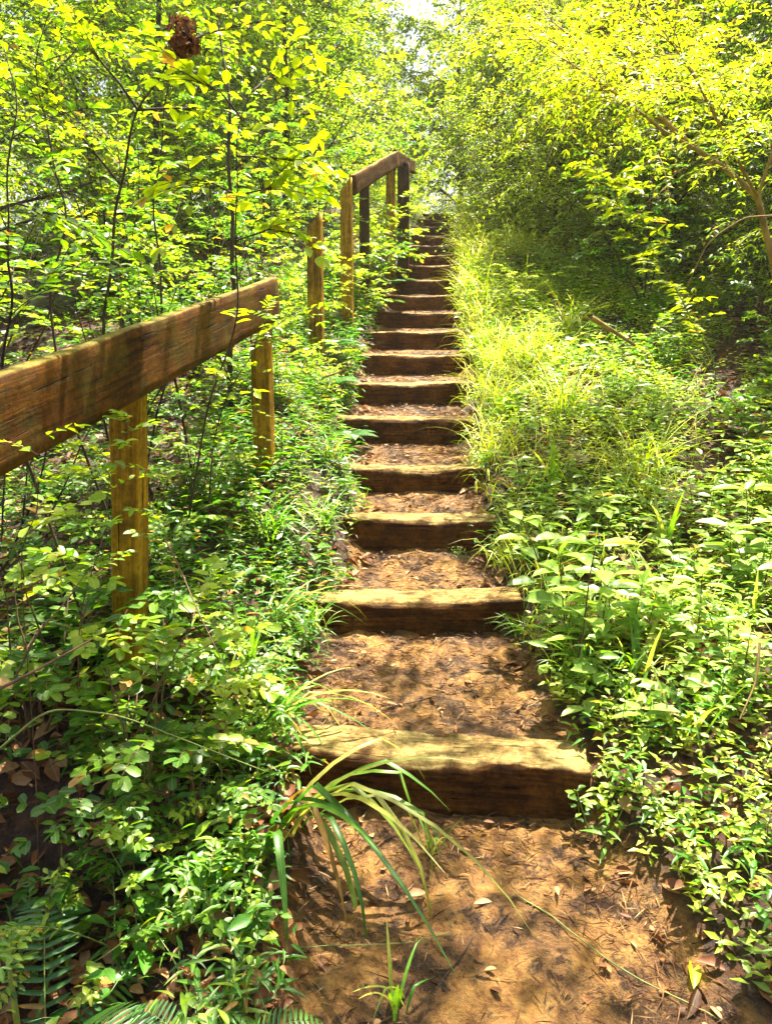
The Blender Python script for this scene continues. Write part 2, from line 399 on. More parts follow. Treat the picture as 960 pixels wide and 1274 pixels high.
class Tubes:
    def __init__(s, sides=5): s.V = []; s.Q = []; s.n = 0; s.k = sides
    def add(s, P, R):
        P = np.asarray(P, float); m = len(P); R = np.broadcast_to(R, (m,)).astype(float)
        T = nrm(np.gradient(P, axis=0))
        ref = np.array([0.31, 0.9, .2]) if abs(T[0][2]) > .7 else np.array([0, 0, 1.])
        A = nrm(np.cross(T, ref)); B = np.cross(T, A)
        th = np.arange(s.k) * 2 * math.pi / s.k
        ring = P[:, None, :] + R[:, None, None] * (np.cos(th)[None, :, None] * A[:, None, :] + np.sin(th)[None, :, None] * B[:, None, :])
        s.V.append(ring.reshape(-1, 3))
        i = np.arange(m * s.k).reshape(m, s.k) + s.n
        j = np.roll(i, -1, 1)
        s.Q.append(np.stack([i[:-1], j[:-1], j[1:], i[1:]], -1).reshape(-1, 4))
        s.n += m * s.k
    def mesh(s, name, mats):
        return mesh_from(name, np.concatenate(s.V), np.concatenate(s.Q), None, None, mats)

def ribbons(P, AZ, LEN, W, BEND, seg=5, lean=.25):
    """arching grass blades -> V, Q, rnd, mid"""
    n = len(P)
    t = np.linspace(0, 1, seg + 1)
    out = np.stack([np.cos(AZ), np.sin(AZ), np.zeros(n)], -1)
    side = np.stack([-np.sin(AZ), np.cos(AZ), np.zeros(n)], -1)
    ang = lean + BEND[:, None] * t[None]          # angle from vertical
    kk = RG.random((n, 1)) < .35; kt = RG.uniform(.3, .8, (n, 1)); ang = ang + kk * (t[None] > kt) * RG.uniform(.5, 1.3, (n, 1))
    dx = np.cumsum(np.sin(ang), 1) / (seg + 1); dz = np.cumsum(np.cos(ang), 1) / (seg + 1)
    dx -= dx[:, :1]; dz -= dz[:, :1]
    cpos = P[:, None, :] + LEN[:, None, None] * (dx[:, :, None] * out[:, None, :] + dz[:, :, None] * np.array([0, 0, 1.]))
    w = (W[:, None] * np.clip(1.15 * (1 - t ** 2.2)[None], .02, 1) * np.minimum(1, .45 + 2 * t)[None])[:, :, None] * .5
    fold = LEN[:, None, None] * 0
    Lp = cpos + side[:, None, :] * w; Rp = cpos - side[:, None, :] * w
    Lp[:, :, 2] += w[:, :, 0] * .5; Rp[:, :, 2] += w[:, :, 0] * .5
    V = np.stack([Lp, cpos, Rp], 2)           # n, seg+1, 3, 3
    i = np.arange(n * (seg + 1) * 3).reshape(n, seg + 1, 3)
    Q1 = np.stack([i[:, :-1, 0], i[:, :-1, 1], i[:, 1:, 1], i[:, 1:, 0]], -1).reshape(-1, 4)
    Q2 = np.stack([i[:, :-1, 1], i[:, :-1, 2], i[:, 1:, 2], i[:, 1:, 1]], -1).reshape(-1, 4)
    R = np.repeat(RG.random(n), (seg + 1) * 3)
    mid = np.tile(np.array([1, 0, 1.]), n * (seg + 1))
    return V.reshape(-1, 3), np.concatenate([Q1, Q2]), R, mid

UP = np.array([0, 0, 1.])
def sprig(Lv, Tb, p, d, length, nodes, ll, lw, droop=.25, rad=.002, flat=.3, alternate=False, R=None, sub=0):
    """a twig with leaves in pairs on both sides"""
    d = nrm(np.asarray(d, float)); t = np.linspace(.12, 1, nodes)
    tt = np.linspace(0, 1, 5)
    def at(t): return p + d * length * t[:, None] + np.outer(-droop * length * t ** 2, UP)
    if Tb is not None: Tb.add(at(tt), np.linspace(rad, rad * .4, 5))
    P = at(t)
    T = nrm(d[None] + np.outer(-2 * droop * t, UP))
    S = nrm(np.cross(T, UP[None] + RG.normal(0, flat * .6, 3)))
    n = nodes
    for sgn in (1, -1):
        keep = (np.arange(n) % 2 == (0 if sgn > 0 else 1)) if alternate else RG.random(n) > .08
        Pk, Tk, Sk = P[keep], T[keep], S[keep]
        m = len(Pk)
        if m == 0: continue
        Dk = Sk * sgn * .85 + Tk * .55 + RG.normal(0, .18, (m, 3)) + UP * .05
        Nk = UP[None] + RG.normal(0, flat, (m, 3))
        sz = RG.uniform(.7, 1.15, m)
        r = None if R is None else np.clip(R + RG.normal(0, .15, m), 0, 1)
        Lv.add(Pk, Dk, Nk, ll * sz, lw * sz, r)
    Lv.add(P[-1:], T[-1:], UP[None] + RG.normal(0, flat, (1, 3)), ll, lw, None if R is None else R)
    if sub:
        for q in RG.uniform(.15, .8, sub):
            s = 1 if RG.random() < .5 else -1
            i = min(int(q * n), n - 1)
            d2 = T[i] * .7 + S[i] * s * .8 + RG.normal(0, .15, 3)
            sprig(Lv, Tb, P[i], d2, length * RG.uniform(.4, .7), max(3, int(nodes * .6)), ll, lw, droop, rad * .7, flat, alternate, R)

def wander(p, d, length, n=7, jit=.12, grav=0.0):
    pts = [np.array(p, float)]; d = nrm(np.asarray(d, float))
    for i in range(n - 1):
        d = nrm(d + RG.normal(0, jit, 3) + UP * grav)
        pts.append(pts[-1] + d * length / (n - 1))
    return np.array(pts)
def along(P, t):
    f = t * (len(P) - 1); i = min(int(f), len(P) - 2); u = f - i
    return P[i] * (1 - u) + P[i + 1] * u, nrm(P[i + 1] - P[i])

def make_shrub(h, spread, stems, branches, ll, lw, nodes, flat=.3, droop=.2, sub=2, bl=.35, rad=.008, low=.15, jit=.1):
    Lv, Tb = Leaves(), Tubes(5)
    for s in range(stems):
        az = s * 2.4 + RG.uniform(-.4, .4)
        lean = RG.uniform(.1, spread)
        P = wander((RG.normal(0, .04), RG.normal(0, .04), -.03), (math.cos(az) * lean, math.sin(az) * lean, 1), h * RG.uniform(.7, 1.1), 8, jit, -.02)
        Tb.add(P, np.linspace(rad, rad * .25, 8))
        for b in range(branches):
            t = low + (1 - low) * (b + RG.random()) / branches
            p, T = along(P, min(t, .999))
            a = RG.uniform(0, 6.283)
            d = np.array([math.cos(a), math.sin(a), RG.uniform(-.05, .5)]) + T * .3
            sprig(Lv, Tb, p, d, bl * RG.uniform(.6, 1.2) * (1.15 - .5 * t), nodes, ll, lw, droop, rad * .35, flat, sub=sub, R=RG.random())
    return Lv, Tb

def make_tree(h, trunk_r, limbs, ll, lw, crown_lo=.3, reach=.45, sprays=9, nodes=7, sub=2, lean=(0, 0), flat=.45, up=.5, droop=.3, sl=.6):
    Lv, Tr, Tb = Leaves(), Tubes(8), Tubes(5)
    P = wander((0, 0, -.15), (lean[0], lean[1], 1), h, 10, .06)
    Tr.add(P, trunk_r * np.linspace(1, .18, 10))
    for i in range(limbs):
        t = crown_lo + (1 - crown_lo) * (i + RG.random()) / limbs
        p, T = along(P, min(t, .99))
        a = i * 2.4 + RG.uniform(-.5, .5)
        L_ = h * reach * (1.15 - .75 * t) * RG.uniform(.7, 1.2)
        Q_ = wander(p, (math.cos(a), math.sin(a), RG.uniform(.1, 1) * up), L_, 8, .14, .01)
        Tb.add(Q_, trunk_r * .35 * (1.2 - t) * np.linspace(1, .2, 8))
        for j in range(sprays):
            tq = .15 + .85 * (j + RG.random()) / sprays
            p2, T2 = along(Q_, min(tq, .99))
            d = T2 * .6 + RG.normal(0, .6, 3) * np.array([1, 1, .6])
            sprig(Lv, Tb, p2, d, sl * RG.uniform(.6, 1.2), nodes, ll, lw, droop, .005, flat, sub=sub, R=RG.random())
    return Lv, Tr, Tb

def plant_proto(name, Lv, Tb, tmpl, lm, sm, trunk=None, tm=None):
    """list of (part name, mesh) of one kind of plant"""
    parts = [('foliage', Lv.mesh(name + '_foliage', tmpl, [M[lm]]))]
    if Tb is not None and Tb.V: parts.append(('stem' if trunk is None else 'branches', Tb.mesh(name + '_stem', [M[sm]])))
    if trunk is not None: parts.append(('trunk', trunk.mesh(name + '_trunk', [M[tm or sm]])))
    return parts
def place(name, parts, loc, rz, s, label, cat, group=None, tilt=(0, 0)):
    o = empty(name, loc, rz, s); o.rotation_euler = (tilt[0], tilt[1], rz)
    for pn, me in parts:
        link(pn, me, o)
    return tag(o, label, cat, group)
def on(x, y, dz=0): return (x, y, float(G(x, y)) + dz)

# ------------------------------------------------------------------ timber steps
def rounded_bar(length, w, h, seg=90, seed=0, worn=.02, bev=.011, rough=.006):
    """bar along X, front at y=0, depth w to +y, top at z=0"""
    ns = 7
    prof = []
    def side(a, b, n):
        for i in range(n): prof.append((a[0] + (b[0] - a[0]) * i / n, a[1] + (b[1] - a[1]) * i / n))
    c = bev
    side((c, 0), (w - c, 0), ns); side((w - c, 0), (w, -c), 2); side((w, -c), (w, -h + c), ns); side((w, -h + c), (w - c, -h), 2)
    side((w - c, -h), (c, -h), ns); side((c, -h), (0, -h + c), 2); side((0, -h + c), (0, -c), ns); side((0, -c), (c, 0), 2)
    prof = np.array(prof); k = len(prof)
    V = []
    for i in range(seg + 1):
        u = i / seg; x = (u - .5) * length
        wear = worn * math.exp(-((u - .5) / .28) ** 2)
        for (y, z) in prof:
            n = mnoise.noise(Vector((x * 3 + seed, y * 7, z * 7))) * rough * 1.6 + mnoise.noise(Vector((x * 14 + seed, y * 25, z * 25))) * rough + mnoise.noise(Vector((x * 45 + seed, y * 60, z * 60))) * rough * .45
            fr = 1 if y < c * 1.2 else 0
            tp = 1 if z > -c * 1.2 else 0
            dz = -wear * (.4 + .6 * max(0, 1 - y / w)) * tp + n * tp
            dy = (wear * .6 * tp + n * 1.2) * fr
            V.append((x + (n if i in (0, seg) else 0), y + dy, z + dz))
    V = np.array(V); i = np.arange((seg + 1) * k).reshape(seg + 1, k); j = np.roll(i, -1, 1)
    Q = np.stack([i[:-1], i[1:], j[1:], j[:-1]], -1).reshape(-1, 4)
    ce = len(V); V = np.concatenate([V, [[-length / 2, w / 2, -h / 2], [length / 2, w / 2, -h / 2]]])
    T = [(ce, i[0, a], j[0, a]) for a in range(k)] + [(ce + 1, j[seg, a], i[seg, a]) for a in range(k)]
    return V, Q, np.array(T)
looks = ['widest, with a pale sunlit top and wet dark front', 'with a bright worn hollowed top edge', 'with sandy dirt packed against its back',
         'half sunk under dirt', 'with clumps of moss stains on its front', 'with a thin bright edge and reddish litter behind it', 'dark brown with a thin sunlit edge',
         'dark brown at eye level', 'dark brown beside tall grass', 'brown and level with the low shrubs', 'brown and narrowed by weeds', 'olive brown and cleaner than the rest',
         'reddish brown in shade', 'dark and partly hidden by ferns', 'narrow and dark', 'small with grass leaning over its right end', 'small, just under the topmost', 'smallest, topmost of the flight']
for k in range(18):
    l, r = float(edgeL(SY[k])) - .09, float(edgeR(SY[k])) + .09
    if k == 0: r -= .02; l -= .02
    if k == 1: l -= .04; r -= .05
    V, Q, T = rounded_bar(r - l, .19, .21 if k else .24, seed=k * 7.3, worn=.022 if k < 4 else .012, rough=.007)
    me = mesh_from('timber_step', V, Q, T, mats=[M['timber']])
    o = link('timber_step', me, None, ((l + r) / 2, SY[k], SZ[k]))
    o.rotation_euler = (RG.normal(0, .02), (.012 if k else .01) * (1 if k % 2 == 0 else -1), math.atan(SROT[k]))
    tag(o, f'{ORD[k]} timber step from the bottom, {looks[k]}', 'step', 'timber steps of the stairway')

# ------------------------------------------------------------------ railings
def bar(p0, p1, w, h, cut0=0, cut1=0, seg=24, seed=0, rough=.003):
    """board from p0 to p1 (centre of the TOP edge), thickness w sideways, height h down; local Y along its length"""
    p0 = np.array(p0); p1 = np.array(p1); L_ = float(np.linalg.norm(p1 - p0))
    V, Q, T = rounded_bar(L_, w, h, seg, seed, 0, .006, rough)
    # local: x->length; remap to y along length
    x, y, z = V[:, 0] + L_ / 2, V[:, 1] - w / 2, V[:, 2]
    u = x / L_
    yy = x + (cut0 * z * (1 - u)) + (cut1 * z * u)
    V = np.stack([-y, yy, z], -1)
    me = mesh_from('board', V, Q, T, mats=[])
    d = p1 - p0
    return me, p0, math.atan2(d[2], math.hypot(d[0], d[1])), math.atan2(-d[0], d[1])
def add_board(name, parent, p0, p1, w, h, mat, **k):
    me, p, pitch, yaw = bar(p0, p1, w, h, **k)
    me.name = name; me.materials.append(M[mat])
    o = link(name, me, parent)
    o.matrix_parent_inverse = parent.matrix_world.inverted() if parent else Matrix()
    base = Vector(parent.location) if parent else Vector((0, 0, 0))
    o.matrix_parent_inverse = Matrix()
    o.location = Vector([float(v) for v in p]) - base; o.rotation_euler = (pitch, 0, yaw)
    return o
def add_post(name, parent, px, py, D, w, bottom, mat, yaw=-.12, slant=0.0, seed=0):
    top = U(px, py, D); x, y, z = top
    H = z - bottom
    V, Q, T = rounded_bar(H, w, w, 24, seed, 0, .006, .003)
    # x-> up
    up = V[:, 0] + H / 2; a = V[:, 1] - w / 2; b = V[:, 2] + w / 2
    zz = up + slant * a * np.clip((up / H - .5) * 2, 0, 1)
    V = np.stack([a, b, zz], -1)
    me = mesh_from(name, V, Q, T, mats=[M[mat]])
    o = link(name, me, parent)
    base = np.array(parent.location) if parent else np.zeros(3)
    o.location = (float(x - base[0]), float(y - base[1]), float(bottom - base[2])); o.rotation_euler = (0, 0, yaw)
    return o
A = U(0, 464, 1.70); B = U(340, 345, 3.98)
A0 = A + (A - B) * .62
hr = empty('handrail', (A[0], A[1], float(G(A[0], A[1]))))
tag(hr, 'weathered brown handrail in the left foreground, a broad mossy board sloping up on square posts', 'handrail')
add_board('rail', hr, A0, B, .045, .205, 'rail', cut1=0, seg=60, rough=.0015)
q1 = add_post('post', hr, 173, 425, 2.50, .092, float(G(-.8, 2.5)) - .35, 'post', slant=.0)
bt = U(158, 800, 2.50); q1.location.x = float(bt[0] - hr.location[0]) - .012; q1.rotation_euler = (0, math.radians(3.6), -.12)
add_post('post', hr, 323, 380, 3.93, .092, float(G(-.65, 4)) - .3, 'post', slant=.6, seed=5)
p_off = A0 + (B - A0) * .1
pp = add_post('post', hr, 173, 420, 2.5, .092, float(G(-1, .6)) - .35, 'post', seed=9)
pp.location = (float(A0[0] - .075 - hr.location[0] + .05), float(A0[1] + .3 - hr.location[1]), pp.location[2])
pp.scale[2] = .92

lp = U(391, 268, 6.0)
post3 = add_post('wooden_post', None, 391, 276, 6.0, .105, float(G(lp[0], 6)) - .3, 'post', slant=1.1, seed=11)
tag(post3, 'short golden post with a slanted top and no rail, between the two railings', 'post')

hr2p = U(430, 222, 7.0)
hr2 = empty('upper_handrail', (hr2p[0], hr2p[1], float(G(hr2p[0], hr2p[1]))))
tag(hr2, 'distant golden handrail near the head of the stairs, bending over at its top', 'handrail')
add_post('post', hr2, 430.5, 230, 7.0, .098, float(G(-.36, 7)) - .3, 'post', slant=1.2, seed=13)
add_post('post', hr2, 453, 222, 7.9, .09, float(G(-.2, 7.9)) - .3, 'post_dark', seed=17)['label'] = 'dark post'
add_post('post', hr2, 486, 196, 9.0, .095, float(G(.07, 9)) - .3, 'post', seed=19)
add_post('post', hr2, 502, 203, 9.4, .13, float(G(.2, 9.4)) - .3, 'post_dark', seed=23)['label'] = 'dark post'
add_board('rail', hr2, U(437, 218, 7.02), U(493, 187, 8.95), .045, .16, 'rail', seed=31)
add_board('rail', hr2, U(491, 186, 8.9), U(514, 200, 10.6), .05, .15, 'rail', seed=37)

# ------------------------------------------------------------------ plant prototypes
P = {}
P['privet_a'] = plant_proto('privet_a', *make_shrub(1.25, .7, 8, 7, .036, .019, 9, sub=2, bl=.36, rad=.007), T_OVAL, 'leaf_green', 'bark_dark')
P['privet_b'] = plant_proto('privet_b', *make_shrub(1.6, .5, 7, 9, .040, .020, 9, sub=2, bl=.42, rad=.009), T_OVAL, 'leaf_green', 'bark_dark')
P['privet_low'] = plant_proto('privet_low', *make_shrub(.55, 1.1, 8, 4, .037, .021, 7, sub=1, bl=.26, rad=.004), T_OVAL, 'leaf_green', 'stem_brown')
P['sprout'] = plant_proto('sprout', *make_shrub(.38, .9, 7, 4, .035, .015, 6, sub=1, bl=.16, rad=.003), T_NEAR, 'leaf_green', 'stem_green')
P['bush_sunny'] = plant_proto('bush_sunny', *make_shrub(.8, .8, 9, 7, .032, .013, 9, sub=2, bl=.26, rad=.005), T_NEAR, 'leaf_yellow', 'stem_brown')
P['sapling_a'] = plant_proto('sapling_a', *make_shrub(2.6, .35, 2, 13, .065, .034, 6, sub=1, bl=.45, rad=.014, low=.3), T_NEAR, 'leaf_yellow', 'bark_dark')
P['sapling_b'] = plant_proto('sapling_b', *make_shrub(3.2, .3, 3, 14, .055, .026, 8, sub=2, bl=.6, rad=.016, low=.25), T_NEAR, 'leaf_green', 'bark_dark')

def tree_proto(name, lm, bark='bark_dark', **k):
    Lv, Tr, Tb = make_tree(**k)
    return plant_proto(name, Lv, Tb, T_MID, lm, bark, Tr, bark)
P['tree_a'] = tree_proto('tree_a', 'leaf_tree', h=5.5, trunk_r=.07, limbs=26, ll=.095, lw=.046, crown_lo=.06, reach=.40, sprays=17, nodes=7, sub=4)
P['tree_b'] = tree_proto('tree_b', 'leaf_yellow', h=5.0, trunk_r=.06, limbs=26, ll=.09, lw=.04, crown_lo=.05, reach=.42, sprays=17, nodes=7, sub=4, flat=.5)
P['tree_c'] = tree_proto('tree_c', 'leaf_tree', h=4.2, trunk_r=.05, limbs=28, ll=.062, lw=.03, crown_lo=.03, reach=.42, sprays=16, nodes=8, sub=4)
P['tree_d'] = tree_proto('tree_d', 'leaf_yellow', h=7.0, trunk_r=.10, limbs=28, ll=.12, lw=.058, crown_lo=.08, reach=.34, sprays=17, nodes=7, sub=4)
P['tree_fine'] = tree_proto('tree_fine', 'leaf_yellow', h=3.6, trunk_r=.035, limbs=26, ll=.055, lw=.019, crown_lo=.03, reach=.45, sprays=14, nodes=10, sub=3, flat=.35, droop=.45)

# ------------------------------------------------------------------ placing: trees
def put(name, proto, x, y, rz, s, label, cat='shrub', group=None, dz=0, tilt=(0, 0)):
    return place(name, P[proto], on(x, y, dz), rz, s, label, cat, group, tilt)
exec_trees = [
    # proto, x, y, rz, s, label
    ('tree_b', 1.5, 16.5, 0.3, 1.05, 'bright tree standing straight behind the top step'),
    ('tree_b', -.6, 16.2, 1.3, 1.15, 'bright tree behind the bend of the upper handrail'),
    ('tree_a', 3.2, 17.5, 2.3, 1.15, 'mid green tree behind and right of the top step'),
    ('tree_a', -2.6, 16.8, 3.3, 1.2, 'mid green tree far behind, up and left of the upper handrail'),
    ('tree_b', -4.6, 18.5, 4.3, 1.25, 'yellow green tree far back above the left thicket'),
    ('tree_a', 5.4, 18.5, 5.3, 1.25, 'mid green tree far back above the right thicket'),
    ('tree_d', -.2, 23.5, .8, .72, 'taller tree farthest back beside the gap of white sky'),
    ('tree_d', 4.3, 22.5, 1.8, 1.05, 'tall dark tree far back, top right of the sky gap'),
    ('tree_d', -3.6, 23.5, 2.8, 1.0, 'tall tree farthest back at the upper left'),
    ('tree_d', -7.5, 20.5, 3.8, 1.1, 'tall tree at the far upper left edge'),
    ('tree_d', 8.2, 20.5, 4.8, 1.1, 'tall tree at the far upper right edge'),
    # left wall
    ('tree_c', -1.35, 11.2, .5, .95, 'small leafy tree left of the upper flight, behind the far rail'),
    ('tree_c', -2.7, 9.6, 1.5, 1.05, 'small leafy tree left of the short slanted post'),
    ('tree_b', -1.9, 13.4, 2.5, .95, 'bright small tree left of the stair head'),
    ('tree_c', -4.1, 11.5, 3.5, 1.2, 'dense small tree in the back row of the left thicket'),
    ('tree_a', -5.2, 9.0, 4.5, .95, 'broad small tree deep in the left thicket'),
    ('tree_c', -3.5, 7.2, 5.5, .95, 'small leafy tree in the middle of the left thicket'),
    ('tree_a', -3.6, 14.8, .9, .95, 'mid green tree behind the left thicket'),
    # right wall
    ('tree_b', 2.75, 12.9, 1.1, .85, 'bright small tree right of the stair head'),
    ('tree_c', 3.1, 10.4, 2.1, .95, 'dense small tree right of the upper flight'),
    ('tree_b', 4.6, 12.6, 3.1, 1.05, 'bright tree behind the right thicket'),
    ('tree_a', 4.7, 9.2, 4.1, .85, 'shaded small tree deep in the right thicket'),
    ('tree_c', 3.9, 7.6, 5.1, .9, 'small leafy tree filling the dark right thicket'),
    ('tree_a', 6.3, 11.0, 6.1, 1.1, 'broad tree in the back of the right thicket'),
]
for pr, x, y, rz, s, lb in exec_trees:
    put('tree', pr, x, y, rz, s, lb, 'tree', 'trees closing off the view above the stairs')

# the overhanging tree on the right, with its golden forked limb
def overhang():
    Lv, Tr, Tb = Leaves(), Tubes(10), Tubes(6)
    base = np.array([3.05, 5.0, float(G(3.05, 5.0)) - .1])
    trunk = np.array([base, U(985, 470, 5.0), U(962, 330, 4.95), U(942, 245, 4.9), U(905, 212, 4.85), U(870, 188, 4.8), U(835, 158, 4.8), U(812, 135, 4.9), U(796, 90, 5.0), U(775, 40, 5.1), U(752, -20, 5.2)])
    Tr.add(trunk,   .55 * np.array([.055, .045, .038, .034, .030, .027, .024, .02, .015, .011, .006]))
    forks = [
        [U(942, 245, 4.9), U(962, 190, 4.9), U(985, 120, 5.0), U(1000, 40, 5.2)],
        [U(870, 188, 4.8), U(825, 160, 4.7), U(770, 125, 4.6), U(720, 90, 4.6), U(650, 40, 4.8)],
        [U(835, 158, 4.8), U(800, 130, 5), U(760, 95, 5.2), U(700, 60, 5.4), U(640, 30, 5.6)],
        [U(812, 135, 4.9), U(850, 90, 5.2), U(870, 40, 5.6), U(880, -20, 6)],
        [U(942, 245, 4.9), U(900, 160, 4.3), U(860, 90, 4.0), U(820, 30, 3.9)],
        [U(796, 90, 5.0), U(740, 70, 5.6), U(690, 30, 6.2), U(650, -20, 6.6)],
    ]
    allp = [trunk[5:]] + [np.array(f) for f in forks]
    for f in allp[1:]:
        m = len(f); Tb.add(f + RG.normal(0, .015, f.shape) * (np.arange(m) > 0)[:, None], np.linspace(.011, .003, m))
    for f in allp:
        for j in range(26):
            p, T = along(f, RG.uniform(.1, .99))
            d = T * .5 + RG.normal(0, .55, 3) * np.array([1, 1, .45]) + np.array([-.25, -.1, .25])
            sprig(Lv, Tb, p, d, RG.uniform(.3, .65), 11, .045, .015, .4, .003, .35, sub=3, R=RG.uniform(.2, 1))
    return Lv, Tr, Tb, base
Lv, Tr, Tb, base = overhang()
def shifted(mesh_parts, base):
    for _, me in mesh_parts:
        me.transform(Matrix.Translation(Vector([-float(v) for v in base])))
    return mesh_parts
pts = shifted(plant_proto('overhanging_tree', Lv, Tb, T_MID, 'leaf_yellow', 'bark_tan', Tr, 'bark_tan'), base)
place('overhanging_tree', pts, base, 0, 1, 'overhanging tree at right with a golden forked limb reaching over the bank', 'tree')

# slender foreground saplings on the left: (stem path in the view, side branches)
def custom(name, path, rad, branches, ll, lw, nodes, lm, bark, label, cat='sapling', R=None, tm=T_NEAR, sub=1, bl=.25, auto=0, seedR=.6, flat=.3):
    Lv, Tb = Leaves(), Tubes(6)
    pth = np.array([U(*q) for q in path])
    gz = float(G(pth[0][0], pth[0][1])) - .03
    if pth[0][2] > gz + .02:
        hh = pth[0][2] - gz; foot = pth[0] + np.array([RG.choice([-1, 1]) * RG.uniform(.08, .2) * hh, .3 * hh, 0]); foot[2] = gz; pth = np.concatenate([[foot], pth])
    # smooth
    t = np.linspace(0, len(pth) - 1, 4 * len(pth)); sm_ = np.stack([np.interp(t, np.arange(len(pth)), pth[:, i]) for i in range(3)], -1)
    for _ in range(2): sm_[1:-1] = (sm_[:-2] + 2 * sm_[1:-1] + sm_[2:]) / 4
    ph = RG.uniform(0, 6.28, 4); tw = np.linspace(0, 1, len(sm_)); ln_ = float(np.linalg.norm(sm_[-1] - sm_[0]))
    wob = np.sin(tw * 9 * ln_ / 1.6 + ph[0]) * .014 + np.sin(tw * 19 * ln_ / 1.6 + ph[1]) * .007
    wob2 = np.sin(tw * 8 * ln_ / 1.6 + ph[2]) * .02
    sm_[:, 0] += wob; sm_[:, 1] += wob2
    Tb.add(sm_, np.linspace(rad * .72, rad * .2, len(sm_)))
    for b in branches:
        bp_ = np.array([U(*q) for q in b]); bp_[0] = sm_[np.argmin(np.linalg.norm(sm_ - bp_[0], axis=1))]; Tb.add(bp_, np.linspace(rad * .5, rad * .15, len(bp_)))
        for j in range(5):
            p, T = along(bp_, RG.uniform(.25, .99))
            sprig(Lv, Tb, p, T + RG.normal(0, .4, 3) * [1, 1, .4], bl * RG.uniform(.6, 1.1), nodes, ll, lw, .2, .0018, flat, sub=0, R=seedR)
    for j in range(auto):
        p, T = along(sm_, .22 + .77 * (j + RG.random()) / auto)
        a = RG.uniform(0, 6.283)
        sprig(Lv, Tb, p, np.array([math.cos(a), math.sin(a), .35]) + T * .3, bl * RG.uniform(.6, 1.2), nodes, ll, lw, .2, .0018, flat, sub=sub, R=seedR)
    b0 = sm_[0].copy()
    parts = shifted(plant_proto(name, Lv, Tb, tm, lm, bark), b0)
    return place(name, parts, b0, 0, 1, label, cat)
custom('sapling', [(128, 420, 3.3), (136, 330, 3.25), (142, 255, 3.2), (155, 195, 3.15), (176, 135, 3.1), (198, 95, 3.1), (217, 60, 3.1), (245, 40, 3.1)], .011,
       [[(176, 135, 3.1), (220, 134, 3.15), (265, 136, 3.2)], [(176, 135, 3.1), (150, 105, 3.0), (120, 70, 2.95), (95, 40, 2.9)],
        [(217, 60, 3.1), (260, 40, 3.2), (330, 25, 3.3)], [(150, 230, 3.1), (110, 180, 3.0), (70, 130, 2.9)]],
         .05, .026, 5, 'leaf_yellow', 'bark_dark', 'dark forked sapling at upper left carrying the brown leaf clump', auto=7, sub=0, bl=.3)
custom('sapling', [(228, 690, 3.0), (240, 600, 2.95), (258, 500, 2.85), (282, 430, 2.8), (297, 370, 2.7), (300, 300, 2.65), (296, 240, 2.6), (291, 190, 2.6), (300, 140, 2.6), (318, 95, 2.6)], .007,
       [[(296, 240, 2.6), (260, 225, 2.5), (225, 215, 2.45)], [(291, 190, 2.6), (330, 195, 2.6), (365, 200, 2.6)], [(300, 150, 2.6), (275, 115, 2.5), (245, 100, 2.5)],
        [(310, 110, 2.6), (335, 95, 2.65), (355, 100, 2.7)], [(300, 300, 2.65), (335, 285, 2.6), (370, 290, 2.6)], [(296, 240, 2.6), (330, 235, 2.6), (350, 222, 2.6)]],
       .055, .03, 4, 'leaf_yellow', 'bark_dark', 'slender sapling with big bright leaves rising behind the middle of the near rail', auto=8, sub=0, bl=.2, seedR=.75)
custom('sapling', [(5, 500, 2.2), (8, 400, 2.15), (14, 320, 2.1), (8, 250, 2.1), (16, 150, 2.1), (10, 60, 2.15)], .007,
       [[(8, 400, 2.15), (50, 360, 2.2), (95, 330, 2.3)], [(8, 250, 2.1), (50, 262, 2.1), (100, 270, 2.2)]],
       .045, .022, 5, 'leaf_green', 'bark_dark', 'thin dark sapling at the left frame edge above the rail', auto=11, sub=0, bl=.25)
custom('sapling', [(72, 470, 2.9), (70, 380, 2.9), (78, 280, 2.8), (62, 200, 2.8), (52, 110, 2.8), (60, 20, 2.8)], .008, [], .05, .026, 5, 'leaf_green', 'bark_dark',
       'second slim sapling from the left frame edge', auto=9, sub=1, bl=.3)
custom('sapling', [(205, 440, 3.6), (200, 330, 3.6), (190, 230, 3.6), (205, 130, 3.6), (230, 40, 3.6)], .010, [], .05, .024, 6, 'leaf_green', 'bark_dark',
       'dark stemmed sapling between the forked one and the bright leaved one', auto=12, sub=1, bl=.35)
custom('sapling', [(292, 420, 4.6), (286, 330, 4.6), (290, 230, 4.6), (284, 120, 4.7), (268, 20, 4.8)], .028, [], .05, .024, 6, 'leaf_green', 'bark_dark',
       'thick dark trunked sapling behind the end of the near rail', auto=16, sub=2, bl=.5)
custom('sapling', [(250, 640, 3.2), (262, 560, 3.2), (290, 480, 3.2), (330, 420, 3.2), (372, 385, 3.3)], .006,
       [[(290, 480, 3.2), (270, 440, 3.2), (262, 380, 3.2)]], .035, .018, 6, 'leaf_green', 'bark_dark',
       'dark forking stem crossing in front of the second near rail post', auto=10, sub=1, bl=.22)
# bright slanting seedling against the dark hollow on the right
custom('seedling', [(892, 440, 5.2), (850, 380, 5.0), (815, 320, 4.7), (785, 270, 4.5), (758, 230, 4.3), (735, 205, 4.2)], .007, [], .075, .026, 4, 'leaf_yellow', 'stem_green',
       'bright yellow seedling leaning left against the dark hollow on the right', 'seedling', auto=30, sub=0, bl=.15, seedR=.95)

